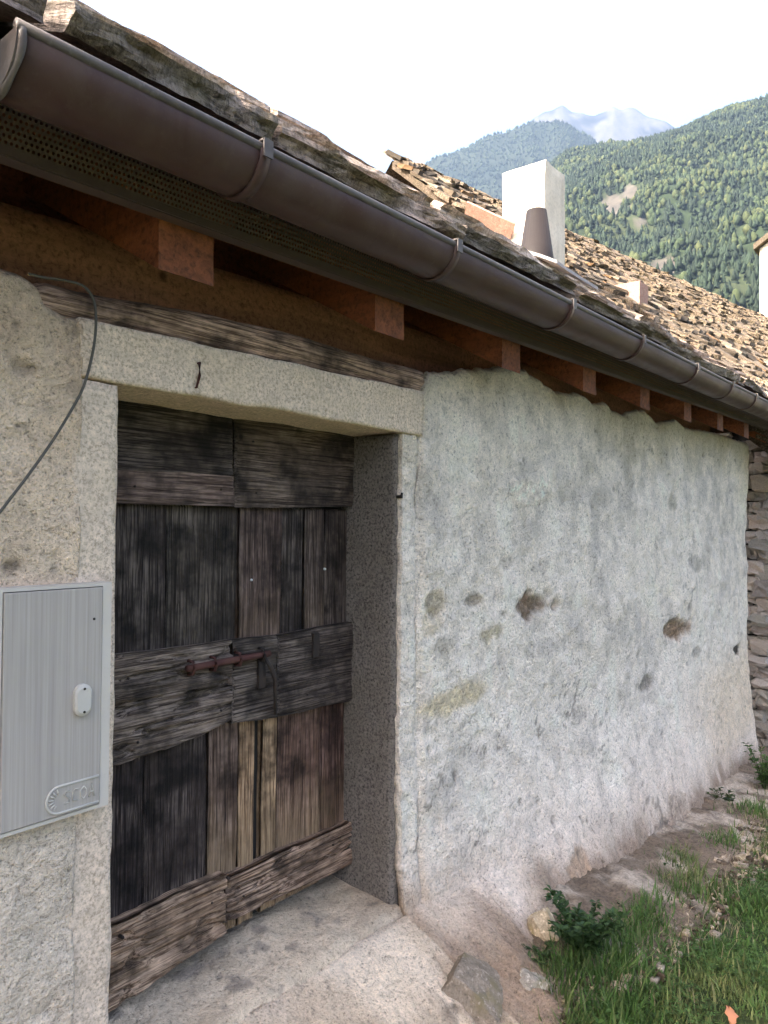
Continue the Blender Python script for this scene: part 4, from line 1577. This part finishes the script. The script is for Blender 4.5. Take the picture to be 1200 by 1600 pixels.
def rubble_face(origin, direc, normal, length, z0, ztop_f):
    z = z0
    a = math.atan2(direc.y, direc.x)
    while z < ztop_f(0) + 3:
        hh = rr.uniform(.09, .16)
        s = -rr.uniform(0, .2)
        any_ = False
        while s < length:
            ww = rr.uniform(.09, .24)
            if z + hh < ztop_f(s + ww / 2):
                any_ = True
                o = link('stone', stm[rr.randrange(8)], None, nwall)
                p = origin + direc * (s + ww / 2) + normal * rr.uniform(-.01, .03)
                o.matrix_local = Matrix.Translation(Vector((p.x, p.y, z + hh / 2)) - nwp) @ Matrix.Rotation(a + rr.uniform(-.06, .06), 4, 'Z') @ Matrix.Rotation(rr.uniform(-.09, .09), 4, 'Y') @ Matrix.Diagonal((ww * 1.02, .17, hh * rr.uniform(.92, 1.05), 1))
                g_ = rr.uniform(.85, 1.55)
                o.color = (g_ * rr.uniform(.98, 1.06), g_ * 1.0, g_ * rr.uniform(.93, 1.03), 1)
            s += ww + .012
        z += hh + .008
        if not any_: break


c0 = npt(.55, W_R - .45)
rubble_face(Vector((c0.x, c0.y, 0)), -nn, -e, 1.6, -.62, lambda s: min(2.55 + s * NS, 3.4))
c1 = npt(.55, W_R - .45)
rubble_face(Vector((c1.x, c1.y, 0)), e, nn, 1.6, -.72, lambda s: 2.5)

# chimney, ridge sheet and terracotta blocks on that roof
q = P(850, 320, 2.02)
cw = .52
zt = P(850, 246, 2.02).z
chim = part('chimney', (lambda v, f: (v + np.array([q.x + cw / 2, 2.02 + cw / 2, zt - 1.25]), f))(*rbox(cw, cw * 1.05, 2.5, (6, 6, 24), .022, 3, 8, .09)), M['white_render'], nroof, False, 'white rendered chimney block')
part('terracotta_vent', (lambda v, f: (v + np.array([9.62, 1.97, 4.60]), f))(*rbox(.32, .42, .70, (4, 4, 4), .006, 4, 18, .05)), M['terracotta'], nroof, False, 'terracotta vent block')
q0, q1 = P(726, 334, 2.9), P(800, 368, 2.4)
mid = (q0 + q1) / 2
v, f = rbox((q1 - q0).length, .30, .035, (10, 3, 1), .01, 4, 19, .1)
rm = Matrix.Rotation(math.atan2(q1.y - q0.y, q1.x - q0.x), 3, 'Z') @ Matrix.Rotation(-math.asin((q1.z - q0.z) / (q1 - q0).length), 3, 'Y') @ Matrix.Rotation(-.75, 3, 'X')
part('terracotta_sheet', (np.asarray(v) @ np.array(rm).T + np.array(mid), f), M['terracotta'], nroof, False, 'salmon coloured flashing sheet beside the chimney')

# ------------------------------------------------------------------ white house farther on
p = P(1187, 400, 4.2)
wz1 = P(1187, 388, 4.2).z
wh = empty('white_house', (p.x + 4, 0, -.8), 'sunlit white house at the right edge beyond the roof', 'house')
part('wall', (lambda v, f: (v, f))(*box(p.x, p.x + 9, -5.0, 4.2, -1.2, wz1)), M['white_render'], wh)
wr = part('roof', ([(p.x - .18, 4.36, wz1 - .06), (p.x + 9.5, 4.36, wz1 - .06), (p.x + 9.5, -.4, wz1 + 3), (p.x - .18, -.4, wz1 + 3), (p.x - .18, -5.6, wz1 - .06), (p.x + 9.5, -5.6, wz1 - .06),
                    (p.x - .18, 4.36, wz1 + .14), (p.x + 9.5, 4.36, wz1 + .14), (p.x + 9.5, -.4, wz1 + 3.2), (p.x - .18, -.4, wz1 + 3.2), (p.x - .18, -5.6, wz1 + .14), (p.x + 9.5, -5.6, wz1 + .14)],
                   [[0, 1, 2, 3], [3, 2, 5, 4], [6, 9, 8, 7], [9, 10, 11, 8], [0, 6, 7, 1], [4, 5, 11, 10], [0, 3, 9, 6], [3, 4, 10, 9], [1, 7, 8, 2], [2, 8, 11, 5]]), M['slate_far'], wh)
wr.color = (.8, .75, .7, 1)
gab = part('gable', ([(p.x + .01, 4.2, wz1), (p.x + .01, -5, wz1), (p.x + .01, -.4, wz1 + 2.72)], [[0, 2, 1]]), M['white_render'], wh)
for yw in (2.2, -.4, -3.0):
    for zw in (1.0, 4.2, 7.4):
        wn_ = part('window', box(p.x - .03, p.x + .0, yw - .55, yw + .55, zw, zw + 1.5), M['white_render'], wh)
        part('pane', box(p.x - .04, p.x - .031, yw - .45, yw + .45, zw + .1, zw + 1.4), M['iron'], wn_)

# ------------------------------------------------------------------ rocks at the wall foot
for k, (cx_, cy_, cz_, sx, sy, sz, rz, tl, lab) in enumerate([
        (2.13, -.29, .15, .30, .20, .24, .35, .62, 'largest dark grey rock at the wall foot below the door corner'),
        (2.30, -.44, .13, .14, .13, .22, -.3, -.25, 'pale upright rock right of the dark rock at the wall foot'),
        (2.62, -.34, .20, .16, .12, .14, .6, .2, 'pale cream stone sticking out beside the leafy weed'),
        (2.06, -.42, .05, .22, .16, .16, .1, .3, 'brown low rock in front of the dark rock at the bottom edge'),
        (2.46, -.50, .13, .10, .12, .06, .1, .0, 'small flat grey stone at the grass edge')]):
    g = np.random.default_rng(800 + k)
    v, f = rbox(1, 1, 1, (12, 12, 12), 0, 1, k, 0, .30)
    for _ in range(9):                                   # broken facets
        nrm = g.normal(0, 1, 3)
        nrm /= np.linalg.norm(nrm)
        d_ = v @ nrm
        lim = g.uniform(.36, .5)
        v = v - np.maximum(d_ - lim, 0)[:, None] * nrm
    v = v * np.array([sx, sy, sz])
    v = v + .010 * np.stack([fbm(v * 14 + 5 * a + k, 4, 700 + a) for a in range(3)], 1) + .004 * np.stack([fbm(v * 50 + 5 * a + k, 3, 710 + a) for a in range(3)], 1)
    ro = Matrix.Rotation(rz, 3, 'Z') @ Matrix.Rotation(tl, 3, 'X')
    o = mesh_obj('rock', v @ np.array(ro).T, f, M['boulder'], None, False)
    o.location = (cx_, cy_, cz_)
    o.color = [(.85, .76, .68, 1), (1.25, 1.2, 1.15, 1), (1.9, 1.7, 1.4, 1), (.95, .82, .66, 1), (1.1, 1.05, 1.0, 1)][k]
    tag(o, lab, 'rock')

# loose pebbles on the bare strip
g = np.random.default_rng(14)
PV, PF, nP = [], [], 0
for k in range(900):
    x = g.uniform(1.9, 6.6)
    y = float(grass_edge(x)) + g.uniform(-.05, .34)
    r_ = g.uniform(.003, .012) * (2.4 if g.uniform() < .1 else 1)
    v, f = rbox(r_ * 2, r_ * 1.6, r_ * 1.2, (2, 2, 2), 0, 1, k, 0, .5)
    v = v + g.normal(0, r_ * .15, v.shape)
    v += np.array([x, y, float(ground_z(x, y)) + .008 + r_ * .3])
    PV.append(v)
    PF += [[a + nP for a in fc] for fc in f]
    nP += len(v)
o = mesh_obj('gravel', np.concatenate(PV), PF, M['boulder'], None, False)
o.color = (1.25, 1.1, .95, 1)
tag(o, 'loose pebbles scattered on the bare earth strip', 'gravel', kind='stuff')

g = np.random.default_rng(15)
nC = 3600
x = g.uniform(1.7, 6.8, nC)
y = grass_edge(x) + g.uniform(-.08, .46, nC)
r_ = g.uniform(.003, .011, nC) * np.where(g.uniform(0, 1, nC) < .08, 2.2, 1.0)
cube = np.array([(a, b, c) for a in (-1, 1) for b in (-1, 1) for c in (-1, 1)], float)
V = cube[None] * r_[:, None, None] * np.array([1, .8, .6]) * g.uniform(.4, 1.2, (nC, 8, 3))
a_ = g.uniform(0, 6.28, nC)
ca, sa = np.cos(a_)[:, None], np.sin(a_)[:, None]
V = np.stack([V[..., 0] * ca - V[..., 1] * sa + x[:, None], V[..., 0] * sa + V[..., 1] * ca + y[:, None], V[..., 2] + (ground_z(x, y) + r_ * .3 + .012)[:, None]], -1)
cf = np.array([[0, 1, 3, 2], [4, 6, 7, 5], [0, 4, 5, 1], [2, 3, 7, 6], [0, 2, 6, 4], [1, 5, 7, 3]])
Fq = (np.arange(nC)[:, None, None] * 8 + cf[None]).reshape(-1, 4)
cc = np.where(g.uniform(0, 1, nC)[:, None] < .3, np.array([.34, .28, .22]), np.array([.12, .085, .058])) * g.uniform(.6, 1.3, nC)[:, None]
o = mesh_obj('soil_crumbs', V.reshape(-1, 3), Fq, M['ground'], None, False, np.repeat(cc, 8, 0))
tag(o, 'brown soil crumbs and bits of fallen plaster on the bare strip', 'soil', kind='stuff')

# ------------------------------------------------------------------ grass and weeds


def blades(name, n, sampler, hlo, hhi, seed, label, wid=.0028):
    g = np.random.default_rng(seed)
    x, y = sampler(g, n)
    n = len(x)
    z = ground_z(x, y)
    h = g.uniform(hlo, hhi, n) * (.7 + .6 * (fbm(np.stack([x * 3, y * 3, 0 * x], -1), 3, 91) + .5))
    a = g.uniform(0, 6.283, n)
    lean = g.uniform(.15, 1.1, n)
    ca, sa = np.cos(a), np.sin(a)
    w = wid * g.uniform(.6, 1.5, n)
    V = np.zeros((n, 5, 3))
    for k, (t, ww) in enumerate(((0, 1), (0, 1), (.55, .75), (.55, .75), (1, 0))):
        off = lean * t ** 1.7 * h * .8
        sgn = (-1, 1, -1, 1, 0)[k]
        V[:, k, 0] = x + ca * off - sa * w * ww * sgn
        V[:, k, 1] = y + sa * off + ca * w * ww * sgn
        V[:, k, 2] = z - .004 + h * t * np.sqrt(np.maximum(.05, 1 - (lean * t * .55) ** 2))
    b = np.arange(n)[:, None] * 5
    Ft = np.concatenate([b + np.array([[0, 1, 3]]), b + np.array([[0, 3, 2]]), b + np.array([[2, 3, 4]])], 0)
    q = np.stack([x, y, 0 * x], -1)
    dry_ = np.clip(sstep(-.1, .4, fbm(q * 3.2, 3, 33)) * .55 + g.uniform(-.35, .4, n), 0, 1)
    c = np.array([.075, .145, .036]) * (1 - dry_[:, None]) + np.array([.20, .20, .08]) * dry_[:, None]
    c = c * g.uniform(.55, 1.35, n)[:, None]
    o = mesh_obj(name, V.reshape(-1, 3), Ft, M['blade'], None, False, np.repeat(c, 5, 0))
    return tag(o, label, 'grass', kind='stuff')


def s_lawn(x0, x1, y0):
    def f(g, n):
        x = g.uniform(x0, x1, n)
        e_ = grass_edge(x)
        y = e_ + .05 - (e_ + .05 - y0) * g.uniform(0, 1, n)
        dn = fbm(np.stack([x * 5, y * 5, 0 * x], -1), 3, 92)
        ok = (dn + g.uniform(-.3, .5, n) > -.15) & (y < e_ + .04 * g.normal(0, 1, n))
        return x[ok], y[ok]
    return f


blades('lawn_grass', 80000, s_lawn(1.6, 6.6, -1.65), .010, .040, 1, 'short green grass of the lawn beside the wall')
blades('outer_grass', 26000, s_lawn(-1.0, 10.5, -5.0), .03, .07, 2, 'green grass farther out on the lawn', .004)


def clover(n, seed):
    g = np.random.default_rng(seed)
    x, y = s_lawn(1.7, 5.5, -1.5)(g, n)
    ok = fbm(np.stack([x * 4, y * 4, 0 * x], -1), 3, 95) > .0
    x, y = x[ok], y[ok]
    n = len(x)
    z = ground_z(x, y) + g.uniform(.012, .04, n)
    V = np.zeros((n, 3, 4, 3))
    a0 = g.uniform(0, 6.28, n)
    r_ = g.uniform(.005, .011, n)
    for k in range(3):
        a = a0 + k * 2.094
        for j, (rr_, da, dz) in enumerate(((0, 0, 0), (.8, .5, .25), (1.15, 0, .1), (.8, -.5, .25))):
            V[:, k, j, 0] = x + r_ * rr_ * np.cos(a + da)
            V[:, k, j, 1] = y + r_ * rr_ * np.sin(a + da)
            V[:, k, j, 2] = z + r_ * dz + g.normal(0, .001, n)
    F_ = np.arange(n * 12).reshape(-1, 4)
    c_ = np.array([.055, .11, .03]) * g.uniform(.6, 1.5, n)[:, None] + np.array([.03, .02, 0]) * g.uniform(0, .5, n)[:, None]
    o = mesh_obj('clover', V.reshape(-1, 3), F_, M['blade'], None, False, np.repeat(c_, 12, 0))
    return tag(o, 'small clover leaves mixed into the lawn', 'clover', kind='stuff')


clover(16000, 17)


def s_tufts(g, n):
    cs_ = [(1.95, -.80, .10), (2.25, -.72, .12), (2.6, -.62, .08), (6.6, -.42, .22), (7.0, -.5, .25), (5.2, -.5, .15), (4.4, -.5, .12), (2.9, -.6, .1), (3.5, -.58, .12), (2.45, -.5, .07), (3.1, -.55, .08), (3.9, -.45, .08), (2.0, -.55, .06)]
    i = g.integers(0, len(cs_), n)
    c_ = np.array(cs_)[i]
    return c_[:, 0] + g.normal(0, 1, n) * c_[:, 2], c_[:, 1] + g.normal(0, 1, n) * c_[:, 2] * .6


def s_straw(g, n):
    x = g.uniform(1.9, 6.0, n)
    return x, grass_edge(x) + g.normal(0, .10, n)


st_ = blades('dry_straw', 900, s_straw, .03, .09, 8, 'dry straw and dead stems along the lawn edge', .0018)
_ca = st_.data.color_attributes['Col']
_cc = np.ones((len(st_.data.vertices), 4), np.float32)
_cc[:, :3] = np.array([.34, .28, .17])
_ca.data.foreach_set('color', _cc.ravel())

blades('tuft_grass', 5200, s_tufts, .04, .11, 3, 'loose grass tufts on the bare strip', .003)


def weed(px_, py_, Y, n_leaf, rad, hgt, seed, label, cola, colb, lsize=.02, stems=14):
    g = np.random.default_rng(seed)
    c = P(px_, py_, Y)
    zg_ = float(ground_z(c.x, Y))
    root = empty('weed', (c.x, Y, zg_), label, 'weed', None)
    SV = []
    LV, LC, LF, k0 = [], [], [], 0
    for s in range(stems):
        a = g.uniform(0, 6.28)
        ln = g.uniform(.5, 1)
        tip = Vector((math.cos(a) * rad * ln * g.uniform(.3, 1), math.sin(a) * rad * ln * .7, hgt * g.uniform(.5, 1)))
        pth = [Vector((0, 0, -.01)), tip * .5 + Vector((0, 0, hgt * .12)), tip]
        SV.append(tube(pth, [.0022, .0016, .0008], 5))
        for q_ in range(n_leaf // stems):
            t = g.uniform(.2, 1)
            b_ = pth[0].lerp(pth[1], t * 2) if t < .5 else pth[1].lerp(pth[2], t * 2 - 1)
            d1 = Vector(g.normal(0, 1, 3))
            d1.z = abs(d1.z) * .5
            d1.normalize()
            d2 = d1.cross(Vector((0, 0, 1)))
            d2.normalize()
            L_ = lsize * g.uniform(.6, 1.4)
            up = Vector((0, 0, L_ * .15))
            LV += [b_, b_ + d1 * L_ * .5 + d2 * L_ * .32 + up, b_ + d1 * L_ * 1.1 - up * .5, b_ + d1 * L_ * .5 - d2 * L_ * .32 + up]
            m_ = g.uniform(0, 1)
            cc = np.array(cola) * (1 - m_) + np.array(colb) * m_
            LC += [cc] * 4
            LF.append([k0, k0 + 1, k0 + 2, k0 + 3])
            k0 += 4
    v, f = join(SV)
    st_ = mesh_obj('stem', v, f, M['leaf'], root, False, np.tile(np.array([.06, .08, .03]), (len(v), 1)))
    lf = mesh_obj('foliage', LV, LF, M['leaf'], root, False, np.array(LC))
    return root


weed(912, 1530, -.52, 1000, .22, .24, 1, 'dark leafy weed clump between the rocks and the lawn', (.03, .06, .022), (.06, .11, .035), .026, 22)
weed(960, 1590, -.75, 220, .10, .09, 2, 'low green weed at the bottom of the lawn edge', (.035, .08, .02), (.09, .16, .03), .02)
weed(875, 1592, -.66, 90, .05, .06, 5, 'bright yellow green sprig by the pale rock', (.12, .20, .03), (.2, .3, .04), .018, 8)
weed(1195, 1230, -.42, 300, .22, .35, 3, 'tall green weeds growing by the rubble wall corner', (.04, .08, .02), (.10, .17, .04), .035, 20)
weed(1130, 1300, -.33, 160, .14, .10, 4, 'dark weeds at the far foot of the plastered wall', (.03, .05, .02), (.07, .09, .035), .025)

weed(985, 1500, -.52, 150, .10, .05, 6, 'low creeping weed in the middle of the bare strip', (.03, .06, .02), (.07, .11, .035), .018)
weed(1050, 1420, -.48, 120, .09, .05, 7, 'small creeping weed farther along the bare strip', (.03, .06, .02), (.08, .12, .04), .018)
weed(840, 1500, -.40, 130, .09, .10, 8, 'leafy sprigs sprouting between the pale stones at the wall foot', (.03, .055, .02), (.06, .09, .03), .02)

# fallen leaf on the grass
c = Vector((0, 0, 0))
d = ray(1139, 1592)
t_ = 2.4
for _ in range(20):
    c = CAM_LOC + d * t_
    t_ += (c.z - float(ground_z(c.x, c.y)) - .045) * .5 / max(.2, -d.z)
lv, lf_ = [], []
for i in range(9):
    s = i / 8
    hw = .017 * math.sin(math.pi * s ** .8) * (1 + .25 * math.sin(s * 19)) + .0004
    for w_ in (-1, 0, 1):
        lv.append((-.04 + .08 * s, hw * w_, .016 * math.sin(s * 3) + (.009 + .004 * math.sin(s * 9 + w_) if w_ else 0) + .0012))
for i in range(8):
    for w_ in range(2):
        a = i * 3 + w_
        lf_.append([a, a + 3, a + 4, a + 1])
lo = mesh_obj('fallen_leaf', lv, lf_, M['leaf'], None, True, np.tile(np.array([.62, .27, .14]), (len(lv), 1)))
lo.location = c
lo.rotation_euler = (.25, -.1, .4)
_s = lo.modifiers.new('thick', 'SOLIDIFY')
_s.thickness = .0008
tag(lo, 'small orange fallen leaf on the grass at the bottom right', 'leaf')

# ------------------------------------------------------------------ haze
HZ = 1.5e-4
hb = mesh_obj('haze', *box(-9600, 9700, -9600, 9700, -8, float(max(T_['Z'].max() for T_ in (T1, T2, T3))) + 40), None, None)
hm = bpy.data.materials.new('haze')
hm.use_nodes = True
hn = hm.node_tree
hn.nodes.clear()
ho = hn.nodes.new('ShaderNodeOutputMaterial')
hv = hn.nodes.new('ShaderNodeVolumePrincipled')
hv.inputs['Color'].default_value = (.165, .235, .37, 1)
hv.inputs['Density'].default_value = HZ
hn.links.new(hv.outputs[0], ho.inputs['Volume'])
hb.data.materials.append(hm)
tag(hb, 'pale summer haze between the village and the mountains', 'haze', kind='stuff')
